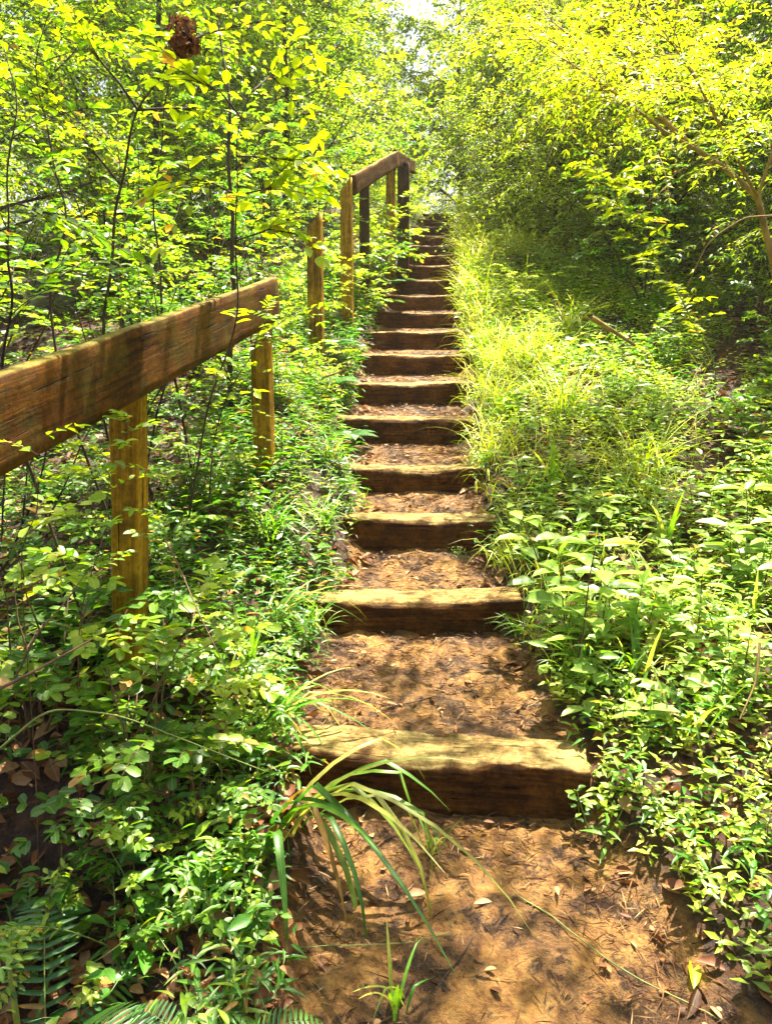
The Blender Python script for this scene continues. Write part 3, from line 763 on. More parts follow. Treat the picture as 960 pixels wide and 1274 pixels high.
# brown clump of dead leaves caught in the forked sapling
nl = Leaves()
c0 = U(229, 54, 3.08)
for i in range(260):
    v = nrm(RG.normal(0, 1, 3)); pos = v * np.array([.055, .042, .030]) * RG.uniform(.4, 1)
    pos[2] = pos[2] * 1.0 + (.05 if RG.random() < .25 else -.01)
    nl.add(pos[None], nrm(np.cross(v, RG.normal(0, 1, 3)) + [0, 0, .3])[None], nrm(v + RG.normal(0, .4, 3))[None], RG.uniform(.025, .055), RG.uniform(.006, .024), RG.uniform(0, .75))
o = link('dead_leaf_clump', nl.mesh('dead_leaf_clump', T_NEAR, [M['dead_leaf']]), None, tuple(float(v) for v in c0))
tag(o, 'brown clump of dead leaves like a nest, caught high in the forked sapling', 'leaf clump')

# ------------------------------------------------------------------ shrubs
used = {}
def uniq(lb):
    used[lb] = used.get(lb, 0) + 1
    return lb
left_shrubs = [
    ('privet_a', -1.55, 3.0, .3, .85, 'privet shrub beyond the near rail at the left frame edge'),
    ('privet_b', -1.25, 3.7, 1.9, .8, 'privet shrub just beyond the middle of the near rail'),
    ('privet_b', -2.25, 4.2, 2.9, .95, 'tall privet shrub at the left edge above the near rail'),
    ('privet_a', -1.25, 5.0, 3.6, .95, 'privet shrub behind the end of the near rail'),
    ('privet_b', -1.9, 5.9, 4.6, 1.0, 'privet shrub left of the short slanted post'),
    ('privet_a', -1.15, 6.9, 5.6, 1.05, 'privet shrub behind the short slanted post'),
    ('privet_b', -3.0, 5.6, .6, 1.15, 'dense privet shrub in the left middle distance'),
    ('privet_b', -1.7, 8.0, 1.6, 1.1, 'privet shrub left of the tallest golden post'),
    ('privet_a', -.75, 8.7, 2.6, 1.0, 'privet shrub behind the tallest golden post'),
    ('privet_b', -2.6, 7.4, 3.2, 1.2, 'privet shrub deep in the left thicket'),
    ('privet_a', -.35, 10.2, 4.2, 1.0, 'privet shrub under the bend of the upper handrail'),
    ('privet_a', .0, 11.7, 5.2, .95, 'small privet shrub left of the fifteenth step'),
    ('privet_a', .35, 13.2, 6.1, .85, 'small privet shrub left of the topmost step'),
]
for pr, x, y, rz, s, lb in left_shrubs:
    put('privet_shrub', pr, x, y, rz, s, lb, 'shrub', 'privet shrubs along the left of the stairs')
right_shrubs = [
    ('tree_fine', 1.75, 12.2, .4, .8, 'feathery bright shrub right of the topmost steps'),
    ('tree_fine', 2.15, 10.3, 1.4, .85, 'feathery bright shrub right of the thirteenth step'),
    ('tree_fine', 2.45, 8.7, 2.4, .8, 'feathery bright shrub right of the tenth step'),
    ('tree_fine', 3.2, 8.9, 3.4, 1.0, 'large feathery shrub behind the forked limb'),
    ('tree_fine', 2.0, 14.2, 4.4, 1.0, 'feathery shrub beyond the stair head on the right'),
    ('privet_b', 2.35, 7.2, 5.4, .95, 'shaded shrub at the left side of the dark hollow'),
    ('privet_b', 3.3, 6.5, .2, 1.1, 'shaded shrub at the back of the dark hollow'),
    ('privet_a', 2.75, 5.2, 1.2, .8, 'shrub at the right frame edge under the forked limb'),
    ('tree_fine', 3.9, 5.6, 2.2, .9, 'feathery shrub at the right frame edge behind the forked limb'),
]
for pr, x, y, rz, s, lb in right_shrubs:
    put('shrub', pr, x, y, rz, s, lb, 'shrub', 'shrubs along the right bank')

low = [
    ('bush_sunny', -.18, 8.75, .4, 1.0, 'sunlit bush wrapped round the dark posts of the upper handrail'),
    ('privet_low', -.42, 7.6, 2.4, 1.3, 'leafy bush at the foot of the tallest golden post'),
    ('bush_sunny', -.78, 5.85, 1.4, .5, 'sunlit bush at the foot of the short slanted post'),
    ('bush_sunny', 1.05, 5.9, .9, .62, 'sunlit fine leaved bush right of the sixth timber step'),
    ('bush_sunny', 1.3, 3.9, 2.2, .5, 'sunlit fine leaved bush right of the third timber step'),
    # left foreground sprays under and below the rail
    ('privet_low', -1.12, 2.35, .2, 1.35, 'low spreading privet left of the first near rail post'),
    ('privet_low', -.74, 2.08, 1.2, 1.3, 'low spreading privet in front of the first near rail post'),
    ('privet_low', -.55, 1.95, 2.2, .85, 'bright leafy privet sprays at lower left beside the mud'),
    ('privet_low', -.95, 2.95, 4.2, 1.0, 'low privet just behind the first near rail post'),
    ('privet_low', -.50, 2.45, 5.2, .70, 'low privet left of the first timber step'),
    ('privet_low', -.90, 3.5, .7, .95, 'low privet between the two near rail posts'),
    ('privet_low', -.75, 4.6, 1.7, .9, 'low privet beyond the second near rail post'),
    ('bush_sunny', -.48, 5.4, 2.7, .55, 'sunlit fine leaved bush left of the fifth timber step'),
    ('bush_sunny', -.62, 6.5, 3.7, .85, 'sunlit fine leaved bush between the short post and the stairs'),
    ('bush_sunny', -.22, 7.5, 4.7, .7, 'sunlit fine leaved bush left of the eighth timber step'),
    ('privet_low', -.20, 8.2, 5.7, 1.5, 'round leafy bush left of the tenth timber step'),
    ('privet_low', -.02, 9.25, .9, 1.5, 'leafy bush left of the twelfth timber step'),
    ('bush_sunny', .02, 10.4, 1.9, 1.05, 'sunlit bush left of the fourteenth timber step'),
    ('bush_sunny', .28, 12.1, 2.9, .95, 'sunlit bush left of the seventeenth timber step'),
    # right bank
    ('bush_sunny', 1.25, 7.3, 3.9, .65, 'sunlit bush right of the eighth timber step'),
    ('bush_sunny', 1.35, 8.8, 4.9, .75, 'sunlit bush right of the eleventh timber step'),
    ('bush_sunny', 1.45, 10.4, 5.9, .85, 'sunlit bush right of the fourteenth timber step'),
    ('bush_sunny', 1.6, 12.4, .1, .8, 'sunlit bush right of the seventeenth timber step'),
    ('privet_low', 2.05, 6.0, 1.1, .95, 'low shaded bush in front of the dark hollow'),
    ('privet_low', 2.15, 4.4, 2.1, .9, 'low bush at the right edge, halfway up the frame'),
    ('bush_sunny', 1.95, 3.7, 3.1, .5, 'fine leaved bush at the right frame edge'),
    ('privet_low', 1.55, 5.2, 4.1, .6, 'low green bush in the middle of the right bank'),
]
for pr, x, y, rz, s, lb in low:
    put('bush', pr, x, y, rz, s, lb, 'bush', 'low bushes beside the stairs')

# ------------------------------------------------------------------ broad leaved weeds
def weed(h, stems, ll, lw, pairs, lean=.25):
    Lv, Tb = Leaves(), Tubes(5)
    for s in range(stems):
        az = s * 2.1 + RG.uniform(-.5, .5); ln = RG.uniform(.05, lean)
        Pp = wander((RG.normal(0, .05), RG.normal(0, .05), -.02), (math.cos(az) * ln, math.sin(az) * ln, 1), h * RG.uniform(.65, 1.05), 7, .05)
        Tb.add(Pp, np.linspace(.0035, .0015, 7))
        a0 = RG.uniform(0, 3)
        for j in range(pairs):
            t = .3 + .7 * j / (pairs - 1) if pairs > 1 else .9
            p, T = along(Pp, min(t, .999)); a = a0 + j * 1.57
            sz = (1.1 - .35 * abs(t - .6)) * RG.uniform(.75, 1.1)
            for sg in (0, math.pi):
                d = np.array([math.cos(a + sg), math.sin(a + sg), RG.uniform(.0, .35)])
                Lv.add((p + d * .01)[None], d[None], (UP + RG.normal(0, .2, 3))[None], ll * sz, lw * sz)
        Lv.add(Pp[-1:], nrm(np.array([RG.normal(), RG.normal(), .6]))[None], UP[None], ll * .6, lw * .6)
    return Lv, Tb
P['broad_weed'] = plant_proto('broad_weed', *weed(.42, 5, .12, .055, 5), T_NEAR, 'leaf_broad', 'stem_brown')
P['broad_weed_b'] = plant_proto('broad_weed_b', *weed(.30, 3, .095, .042, 4, .4), T_NEAR, 'leaf_broad', 'stem_green')
P['lance_weed'] = plant_proto('lance_weed', *weed(.22, 6, .06, .017, 6, .6), T_LANCE, 'leaf_low', 'stem_green')
P['small_weed'] = plant_proto('small_weed', *weed(.16, 7, .035, .02, 4, .8), T_NEAR, 'leaf_green', 'stem_green')
weeds = [
    ('broad_weed_b', 1.0, 3.7, 2.0, 1.0, 'broad leaved weed right of the third timber step'),
    ('broad_weed', 1.22, 2.45, .2, .75, 'broad leaved weed halfway between the mud and the right frame edge'),
    ('broad_weed', 1.62, 3.6, 1.2, .8, 'broad leaved weed behind the whitish sunlit one'),
    ('broad_weed_b', .70, 3.55, .5, .8, 'broad leaved weed at the right end of the dirt behind the second step'),
    ('broad_weed', .78, 2.86, .4, 1.3, 'broad leaved pale weed right of the second timber step'),
    ('broad_weed', 1.02, 2.75, 1.4, .95, 'broad leaved weed just below the tallest pale one on the right'),
    ('broad_weed_b', 1.25, 3.2, 2.4, 1.0, 'pale broad leaved weed in the middle of the right bank'),
    ('broad_weed', 1.50, 3.10, 3.4, 1.15, 'whitish sunlit broad leaved weed near the right frame edge'),
    ('broad_weed_b', 1.55, 2.55, 4.4, 1.1, 'broad leaved weed at the right frame edge, below the whitish one'),
    ('broad_weed_b', .78, 4.2, 5.4, .95, 'broad leaved weed right of the fourth timber step'),
    ('broad_weed_b', .85, 5.2, .9, .95, 'broad leaved weed right of the fifth timber step'),
    ('broad_weed_b', 1.3, 4.6, 1.9, .9, 'broad leaved weed upslope in the right bank'),
    ('broad_weed_b', 1.95, 4.1, 2.9, 1.1, 'broad leaved weed in front of the right edge bushes'),
    ('broad_weed_b', 1.7, 3.9, 3.9, .8, 'small broad leaved weed upslope of the whitish one'),
    ('broad_weed_b', 1.25, 2.05, 4.9, .75, 'broad leaved weed at lower right above the mud'),
    ('broad_weed_b', -.72, 1.42, 5.9, .7, 'broad leaved weed at the bottom left corner'),
    ('broad_weed_b', -.42, 1.38, 1.0, .62, 'broad leaved weed at the bottom edge, left of the mud'),
    ('broad_weed_b', -.9, 2.2, 2.0, .9, 'shaded broad leaved weed beneath the near rail'),
    ('broad_weed_b', -.42, 5.0, 3.0, .8, 'broad leaved weed left of the fourth timber step'),
    ('small_weed', .66, 2.12, .3, 1.0, 'small three leaved weed at the right end of the first timber step'),
    ('small_weed', .80, 2.02, 1.3, .7, 'tiny weed cluster just right of the first timber step'),
    ('small_weed', .72, 2.65, 2.3, .85, 'small weed right of the dirt tread above the first step'),
    ('small_weed', .62, 3.14, 3.3, .55, 'tiny weed against the front of the second timber step'),
    ('small_weed', 1.02, 1.9, 4.3, .9, 'small weed in the mud edge at lower right'),
    ('small_weed', .98, 1.55, 5.3, .9, 'small bright weed at the bottom right corner'),
    ('small_weed', -.35, 1.62, .3, 1.0, 'small weed at the left edge of the mud'),
    ('small_weed', .38, 3.86, 1.6, .45, 'tiny sprig in the dirt before the third timber step'),
    ('lance_weed', -.30, 1.30, 2.6, .8, 'narrow leaved weed at the bottom edge beside the mud'),
    ('lance_weed', -.42, 1.78, 3.6, .9, 'narrow leaved weed left of the mud'),
    ('lance_weed', 1.12, 2.35, 4.6, .95, 'narrow leaved weed right of the first timber step'),
    ('lance_weed', 1.15, 1.65, 5.6, .9, 'narrow leaved weed at the right frame edge near the bottom'),
    ('lance_weed', -.45, 2.9, .6, 1.0, 'narrow leaved weed left of the second timber step'),
]
for pr, x, y, rz, s, lb in weeds:
    put('weed', pr, x, y, rz, s, lb, 'weed', 'leafy weeds on the banks')
put('sprout', 'sprout', -.62, 1.75, .5, .95, 'bright oval leaved sprout leaning over the dark hollow at lower left', 'sprout')
put('sprout', 'sprout', -.45, 2.15, 1.5, .9, 'bright oval leaved sprout just left of the first timber step', 'sprout')
put('sprout', 'sprout', -.85, 1.75, 2.5, .8, 'oval leaved sprout at the left frame edge over the dark hollow', 'sprout')

# ------------------------------------------------------------------ ferns
def frond(Lv, Tb, p, az, length, lift, pin=.28, n=22, lw=.16):
    t = np.linspace(0, 1, 14)
    o = np.array([math.cos(az), math.sin(az), 0])
    def cur(t): return p + np.outer(length * t * .9, o) + np.outer(length * (lift * t - (lift * .75) * t ** 2.2), UP)
    Tb.add(cur(t), np.linspace(.0022, .0007, 14))
    tt = np.linspace(.12, .99, n); Pp = cur(tt); T = nrm(cur(tt + .01) - cur(tt))
    S = np.cross(T, UP); S = nrm(S)
    w = pin * length * np.sin(np.clip(tt * 1.02, 0, 1) * math.pi * .62 + .55) ** 1.3 * (1 - tt ** 5) + .004
    for sg in (1, -1):
        Lv.add(Pp, S * sg + T * .25, np.cross(S, T) * 1.0 + RG.normal(0, .08, (n, 3)), w, length * .9 / n * (.95 if lw == .16 else lw))
def fern(n, length, lift=.6):
    Lv, Tb = Leaves(), Tubes(4)
    for i in range(n):
        frond(Lv, Tb, np.zeros(3), i * 6.283 / n + RG.uniform(-.3, .3), length * RG.uniform(.75, 1.1), lift * RG.uniform(.7, 1.3))
    return Lv, Tb
T_PIN = tmpl_near((.95, 1.0, .7), (.08, .45, .8), .04, .12)
P['fern'] = plant_proto('fern', *fern(8, .42), T_PIN, 'fern', 'stem_green')
def near_fern():
    Lv, Tb = Leaves(), Tubes(4)
    for a_, l_, li in ((-.9, .46, 1.3), (1.5, .42, 1.5), (3.6, .3, .9), (.3, .36, .9)):
        frond(Lv, Tb, np.zeros(3), a_, l_, li, .20, 20, .62)
    return Lv, Tb
P['near_fern'] = plant_proto('near_fern', *near_fern(), T_PIN, 'fern', 'stem_green')
put('fern', 'near_fern', -.80, 1.50, .4, 1.0, 'dark green fern with upright fronds at the bottom left corner', 'fern')
put('fern', 'near_fern', -.36, 1.30, 1.2, .6, 'small fern at the bottom edge left of the mud', 'fern')
ferns = [         (-.42, 5.75, 0, .8, 'pale fern left of the sixth timber step'),
         (-.48, 6.25, 1, .8, 'pale fern behind the one at the sixth step'),
         (-.30, 5.1, 2.0, .65, 'fern hanging over the left end of the fifth timber step'),
         (-.12, 7.9, 2, .85, 'dark fern left of the ninth timber step'),
         (.05, 8.9, 3, .8, 'fern left of the eleventh timber step')]
for x, y, rz, s, lb in ferns:
    put('fern', 'fern', x, y, rz, s, lb, 'fern', 'ferns left of the stairs')

# ------------------------------------------------------------------ grass tufts (individual, big blades)
def tuft(n, lmin, lmax, w, bend=(1.0, 2.2), spread=.04, lean=.2, azc=None, azs=1.0):
    Pn = np.stack([RG.normal(0, spread, n), RG.normal(0, spread, n), np.full(n, -.01)], -1)
    az = RG.uniform(0, 6.283, n) if azc is None else azc + RG.normal(0, azs, n)
    return ribbons(Pn, az, RG.uniform(lmin, lmax, n), RG.uniform(.6, 1.2, n) * w, RG.uniform(bend[0], bend[1], n), 8, lean)
def tuft_mesh(name, mat, *a, **k):
    V, Q, R, m_ = tuft(*a, **k)
    return [('blades', mesh_from(name, V, Q, None, {'rnd': R, 'mid': m_}, [M[mat]]))]
def put_tuft(name, parts, x, y, rz, s, lb, group=None):
    o = link(name, parts[0][1], None, on(x, y)); o.rotation_euler = (0, 0, rz); o.scale = (s, s, s)
    return tag(o, lb, 'grass', group)
TB = tuft_mesh('grass_tuft_long', 'grass', 16, .55, 1.0, .025, (1.0, 2.4), .04, .35, 0.0, .55)
TM = tuft_mesh('grass_tuft_mid', 'grass', 40, .22, .5, .012, (.8, 2.0), .04)
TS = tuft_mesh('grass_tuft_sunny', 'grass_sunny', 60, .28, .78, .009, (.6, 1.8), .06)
TW = tuft_mesh('grass_tuft_wide', 'grass', 9, .25, .42, .02, (.4, 1.6), .02, .2)
put_tuft('grass_tuft', TB, -.30, 2.0, -.45, 1.12, 'long bladed grass tuft arching over the left end of the first step')
put_tuft('grass_tuft', TB, -.42, 2.35, .25, .7, 'long bladed grass tuft behind the arching one at the first step')
put_tuft('grass_tuft', TB, -.48, 2.95, .5, .65, 'long bladed grass tuft left of the second timber step')
tw = [(.95, 2.25, 1.1, 1.0, 'wide bladed grass right of the first timber step, above the mud edge'),
      (.74, 3.35, 2.2, 1.0, 'wide bladed grass between the second and third steps on the right'),
      (1.3, 3.5, .4, 1.05, 'wide bladed grass in the middle of the right bank'),
      (1.45, 2.9, 3.0, .9, 'wide bladed grass beside the whitish weed on the right'),
      (.9, 4.1, .2, 1.1, 'wide bladed grass right of the fourth timber step'),
      (-.5, 2.6, .8, 1.0, 'wide bladed grass left of the first dirt tread'),
      (-.62, 1.9, 2.8, .9, 'wide bladed grass among the lower left sprays'),
      (.02, 1.52, .5, .62, 'wide bladed grass shoot in the mud at the bottom edge'),
      (.13, 2.05, 1.5, .55, 'upright wide grass shoot before the front of the first step'),
      (1.02, 1.45, 2.5, .95, 'wide bladed grass at the bottom right corner'),
      (.92, 2.6, 3.5, 1.0, 'wide bladed yellowing grass right of the first dirt tread'),
      (1.12, 2.9, 4.5, 1.05, 'wide bladed grass among the pale weeds on the right'),
      (.84, 3.5, 5.5, 1.0, 'wide bladed grass right of the third timber step'),
      (-.85, 1.5, .9, .9, 'wide bladed grass at the left frame edge over the dark hollow')]
for x, y, rz, s, lb in tw: put_tuft('grass_shoot', TW, x, y, rz, s, lb, 'wide bladed grass shoots')
tm_ = [(.60, 3.2, 0, .55, 'small grass tuft at the right end of the second timber step'), (.74, 2.75, 1, .8, 'grass tuft beside the right end of the first dirt tread'),
       (.86, 2.45, 2, .7, 'grass tuft just right of the first timber step'), (.70, 3.8, 3, .7, 'grass tuft at the right end of the third timber step'),
       (-.34, 3.15, 4, .75, 'grass tuft at the left end of the second timber step'), (-.32, 3.85, 5, .7, 'grass tuft at the left end of the third timber step'),
       (-.34, 4.45, 6, .7, 'grass tuft at the left end of the fourth timber step'), (1.45, 2.2, 1.6, .8, 'grass tuft near the right frame edge, low down'),
       (-.55, 3.5, 2.2, .85, 'grass tuft between the near rail and the third step')]
for x, y, rz, s, lb in tm_: put_tuft('grass_tuft', TM, x, y, rz, s, lb, 'green grass tufts beside the steps')
for i, k in enumerate(range(3, 18)):
    y = float(SY[k]) + .15; x = float(edgeR(y)) + .17 + .06 * (i % 3)
    put_tuft('grass_tuft', TS, x, y, i * 1.3, .8 + .15 * (i % 3), f'sunlit yellow grass tuft at the right end of the {ORD[k]} timber step', 'sunlit grass tufts right of the stairs')
sunny2 = [(1.15, 5.0, 'on the right bank level with the fifth timber step'), (1.2, 6.1, 'on the right bank level with the sixth timber step'),
          (1.55, 6.8, 'on the right bank before the dark hollow'), (1.4, 7.9, 'on the right bank level with the ninth timber step'),
          (1.5, 9.5, 'on the right bank level with the twelfth timber step'), (1.35, 4.1, 'on the right bank level with the third timber step')]
for i, (x, y, w_) in enumerate(sunny2):
    put_tuft('grass_tuft', TS, x, y, i * 2.1, 1.0, 'sunlit yellow grass tuft ' + w_, 'sunlit grass tufts right of the stairs')

# ------------------------------------------------------------------ stuff: ground cover, grass, litter
def scatter(n, x0, x1, y0, y1, keep):
    x = RG.uniform(x0, x1, n); y = RG.uniform(y0, y1, n)
    k = keep(x, y); x, y = x[k], y[k]
    return np.stack([x, y, G(x, y)], -1)
def off_path(x, y, m=.0):
    return (x < edgeL(y) - m + vnoise(x, y, 5) * .16) | (x > edgeR(y) + m + vnoise(x, y, 5) * .16)
def patchy(x, y, s, lo): return (vnoise(x, y, s) + .5) > lo + RG.random(len(x)) * .25

def rosettes(pts, hmin, hmax, k, ll, lw, tmpl, mat, name, flat=.3, erect=.2):
    Lv = Leaves(); n = len(pts)
    h = RG.uniform(hmin, hmax, n); az = RG.uniform(0, 6.283, n); ln = RG.normal(0, .25, (n, 2)); R = RG.random(n)
    for j in range(k):
        t = .25 + .75 * j / max(k - 1, 1)
        Pq = pts.copy(); Pq[:, 2] += h * t; Pq[:, :2] += ln * (h * t)[:, None]
        a = az + j * 2.4
        D = np.stack([np.cos(a), np.sin(a), np.full(n, erect)], -1) + RG.normal(0, .15, (n, 3))
        sz = RG.uniform(.6, 1.2, n) * (.7 + .5 * math.sin(math.pi * t))
        Lv.add(Pq, D, UP + RG.normal(0, flat, (n, 3)), ll * sz, lw * sz, np.clip(R + RG.normal(0, .15, n), 0, 1))
    return stuff(link(name, Lv.mesh(name, tmpl, [M[mat]])))
# left: fresh green stilt grass and seedlings
pl = scatter(5200, -2.2, .2, 1.0, 8, lambda x, y: (x < edgeL(y) - .04 + vnoise(x, y, 5) * .14) & (((y > 2.6) & (x > -1.0)) | patchy(x, y, 2.2, .42)) & ~((x < -.42) & (y < 2.4) & (RG.random(len(x)) < .93)))
rosettes(pl, .05, .20, 8, .068, .012, T_LANCE, 'leaf_low', 'stilt_grass')
pl = scatter(5000, -5, .6, 2.5, 14, lambda x, y: (x < edgeL(y) - .05) & patchy(x, y, 1.6, .35))
rosettes(pl, .05, .30, 7, .042, .020, T_MID, 'leaf_green', 'undergrowth_left')
# right: mixed seedlings, sunny
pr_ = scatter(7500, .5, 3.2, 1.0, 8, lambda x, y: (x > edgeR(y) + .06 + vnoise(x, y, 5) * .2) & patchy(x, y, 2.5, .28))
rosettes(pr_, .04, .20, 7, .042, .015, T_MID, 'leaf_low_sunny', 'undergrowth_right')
pr_ = scatter(3000, .5, 3.2, 1.0, 9, lambda x, y: (x > edgeR(y) + .02 + vnoise(x, y, 5) * .2) & patchy(x, y, 3.1, .4))
rosettes(pr_, .06, .26, 6, .06, .013, T_LANCE, 'leaf_low', 'undergrowth_lance')
pr_ = scatter(5500, .8, 7, 7, 16, lambda x, y: (x > edgeR(y) + .06))
rosettes(pr_, .08, .45, 7, .055, .02, T_MID, 'leaf_low_sunny', 'undergrowth_far')
pr_ = scatter(2500, -3, 3, 13.6, 20, lambda x, y: (x < edgeL(y) - .1) | (x > edgeR(y) + .1) | (y > 14.4))
rosettes(pr_, .1, .6, 8, .06, .024, T_MID, 'leaf_yellow', 'undergrowth_head')
pr_ = scatter(1300, .5, 3.2, 2.3, 10, lambda x, y: (x > edgeR(y) + .08 + vnoise(x, y, 5) * .2) & patchy(x, y, 1.9, .35))
rosettes(pr_, .08, .34, 6, .085, .036, T_NEAR, 'leaf_broad', 'broadleaf_undergrowth')
pr_ = scatter(900, -2.4, .4, 1.2, 8, lambda x, y: (x < edgeL(y) - .08) & patchy(x, y, 1.9, .4))
rosettes(pr_, .06, .25, 5, .075, .034, T_NEAR, 'leaf_low', 'broadleaf_undergrowth_left')
# grass blades
def grass_stuff(name, pts, lmin, lmax, w, mat, bend=(.5, 2.0), seg=4):
    n = len(pts)
    V, Q, R, m_ = ribbons(pts, RG.uniform(0, 6.283, n), RG.uniform(lmin, lmax, n), RG.uniform(.5, 1.2, n) * w, RG.uniform(bend[0], bend[1], n), seg, .2)
    return stuff(link(name, mesh_from(name, V, Q, None, {'rnd': R, 'mid': m_}, [M[mat]])))
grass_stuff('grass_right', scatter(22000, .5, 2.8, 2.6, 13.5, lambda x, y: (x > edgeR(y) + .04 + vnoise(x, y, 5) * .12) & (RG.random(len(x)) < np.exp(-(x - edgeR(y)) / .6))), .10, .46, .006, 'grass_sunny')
grass_stuff('grass_left', scatter(6500, -1.3, .6, 1.2, 13.5, lambda x, y: (x < edgeL(y) - .02 + vnoise(x, y, 5) * .12) & (RG.random(len(x)) < np.exp((x - edgeL(y)) / .4))), .08, .24, .006, 'grass')
# leaf litter
pz = scatter(15000, -3, 3.5, .9, 12, lambda x, y: off_path(x, y, -.06))
pz[:, 2] += RG.uniform(.0, .015, len(pz))
Lv = Leaves(); n = len(pz)
a = RG.uniform(0, 6.283, n)
sz = RG.uniform(.03, .085, n)
Lv.add(pz, np.stack([np.cos(a), np.sin(a), RG.normal(0, .2, n)], -1), UP + RG.normal(0, .45, (n, 3)), sz, sz * RG.uniform(.35, .65, n))
pq = scatter(900, -1.4, -.25, .9, 2.5, lambda x, y: x < edgeL(y)); nq_ = len(pq); pq[:, 2] += RG.uniform(.005, .04, nq_); aq = RG.uniform(0, 6.283, nq_); zq = RG.uniform(.045, .09, nq_)
Lv.add(pq, np.stack([np.cos(aq), np.sin(aq), RG.normal(0, .35, nq_)], -1), UP + RG.normal(0, .6, (nq_, 3)), zq, zq * RG.uniform(.4, .7, nq_), RG.uniform(.2, .95, nq_))
stuff(link('leaf_litter', Lv.mesh('leaf_litter', tmpl_near(cup=.22, droop=.2), [M['dead_leaf']])))
# needles and bark crumbs on treads and mud
pz = scatter(60000, -.5, 1.2, 1.1, 13.6, lambda x, y: (x > edgeL(y) - .05) & (x < edgeR(y) + .05) & (RG.random(len(x)) < np.where(y < 6, 1, .5)))
# keep off timber tops mostly
fr = np.min(np.abs(pz[:, 1][:, None] - (SY[None] + .09)), 1)
back = np.array([np.min(np.where(SY - y > 0, SY - y, 9)) for y in pz[:, 1]])
edge = np.minimum(pz[:, 0] - edgeL(pz[:, 1]), edgeR(pz[:, 1]) - pz[:, 0])
prob = np.exp(-back / .25) + np.exp(-np.clip(edge, 0, 1) / .12) + np.where(pz[:, 1] > 3.3, 1.0, np.where(pz[:, 1] > 2.3, .6, .09))
kp = (fr > .11) & (RG.random(len(pz)) < prob)
pz = pz[kp]; pz[:, 2] += RG.uniform(.002, .012, len(pz)); n = len(pz); a = RG.uniform(0, 6.283, n)
Lv = Leaves()
Lv.add(pz, np.stack([np.cos(a), np.sin(a), RG.normal(0, .12, n)], -1), UP + RG.normal(0, .3, (n, 3)), RG.uniform(.02, .085, n), RG.uniform(.0015, .004, n))
stuff(link('needle_litter', Lv.mesh('needle_litter', T_FAR, [M['straw']])))
k2 = RG.random(n) < .05
Lv = Leaves(); m_ = int(k2.sum())
Lv.add(pz[k2] + [0, 0, .003], np.stack([np.cos(a[k2]), np.sin(a[k2]), RG.normal(0, .15, m_)], -1), UP + RG.normal(0, .3, (m_, 3)), RG.uniform(.015, .045, m_), RG.uniform(.008, .02, m_))
stuff(link('leaf_crumbs', Lv.mesh('leaf_crumbs', T_NEAR, [M['dead_leaf']])))

# individual fallen leaves and stems
def fallen(px, py, D, L_, W_, az, R, lb, mat='dead_leaf', tilt=0.2):
    Lv = Leaves(); Lv.add(np.zeros((1, 3)), np.array([[math.cos(az), math.sin(az), tilt]]), np.array([[.1, -.3, 1]]), L_, W_, R)
    w = U(px, py, D)
    o = link('fallen_leaf', Lv.mesh('fallen_leaf', tmpl_near(cup=.18, droop=.25), [M[mat]]), None, (float(w[0]), float(w[1]), float(G(w[0], w[1])) + .012))
    tag(o, lb, 'leaf')
fallen(318, 1100, 1.78, .11, .07, .9, .95, 'large pale brown fallen leaf at the left edge of the mud', tilt=.35)
fallen(862, 1235, 1.55, .09, .032, 1.2, .95, 'yellow fallen leaf lying in the mud at lower right', 'leaf_yellow', tilt=.25)
fallen(470, 858, 2.62, .07, .018, -.2, .98, 'pale narrow fallen leaf on the first dirt tread')
fallen(505, 1092, 1.85, .06, .03, .3, .95, 'pale fallen leaf on the mud below the first step')
fallen(590, 1100, 1.83, .05, .02, .1, .9, 'small tan fallen leaf in the middle of the mud')
def stem_on_ground(name, pix, r, mat, lb, cat='stem', lift=.01):
    pts = []
    for px, py in pix:
        D = 1.2
        for _ in range(400):
            w = U(px, py, D)
            if w[2] <= G(w[0], w[1]) + lift: break
            D += .01
        pts.append(w)
    pts = np.array(pts); t = np.linspace(0, len(pts) - 1, 6 * len(pts))
    s_ = np.stack([np.interp(t, np.arange(len(pts)), pts[:, i]) for i in range(3)], -1)
    for _ in range(4): s_[1:-1] = (s_[:-2] + 2 * s_[1:-1] + s_[2:]) / 4
    s_[:, 2] = np.maximum(s_[:, 2], G(s_[:, 0], s_[:, 1]) + lift * .6)
    b0 = s_[0].copy(); Tb = Tubes(6); Tb.add(s_ - b0, np.linspace(r, r * .5, len(s_)))
    o = link(name, Tb.mesh(name, [M[mat]]), None, tuple(float(v) for v in b0)); tag(o, lb, cat)
stem_on_ground('straw', [(640, 1112), (690, 1145), (740, 1185), (800, 1222), (860, 1250), (900, 1274)], .0022, 'stem_green', 'long yellow green grass stem lying across the mud')
stem_on_ground('twig', [(340, 1180), (420, 1178), (500, 1176), (560, 1160)], .0016, 'stem_green', 'thin green stem lying at the left of the mud')
stem_on_ground('twig', [(545, 1230), (575, 1190), (588, 1165)], .003, 'bark_dark', 'dark twig lying in the middle of the mud', 'twig')
stem_on_ground('twig', [(440, 870), (490, 880), (560, 862), (600, 850)], .002, 'bark_dark', 'dark twig on the first dirt tread', 'twig')
stem_on_ground('twig', [(770, 790), (810, 805), (850, 812), (880, 822)], .006, 'bark_tan', 'tan stick lying on the right bank', 'twig')
stem_on_ground('fallen_branch', [(735, 395), (760, 410), (790, 430)], .02, 'bark_tan', 'pale fallen branch on the right bank below the dark hollow', 'branch')
stem_on_ground('fallen_branch', [(400, 470), (425, 462), (440, 448)], .010, 'bark_tan', 'short pale stick lying left of the seventh step', 'stick')
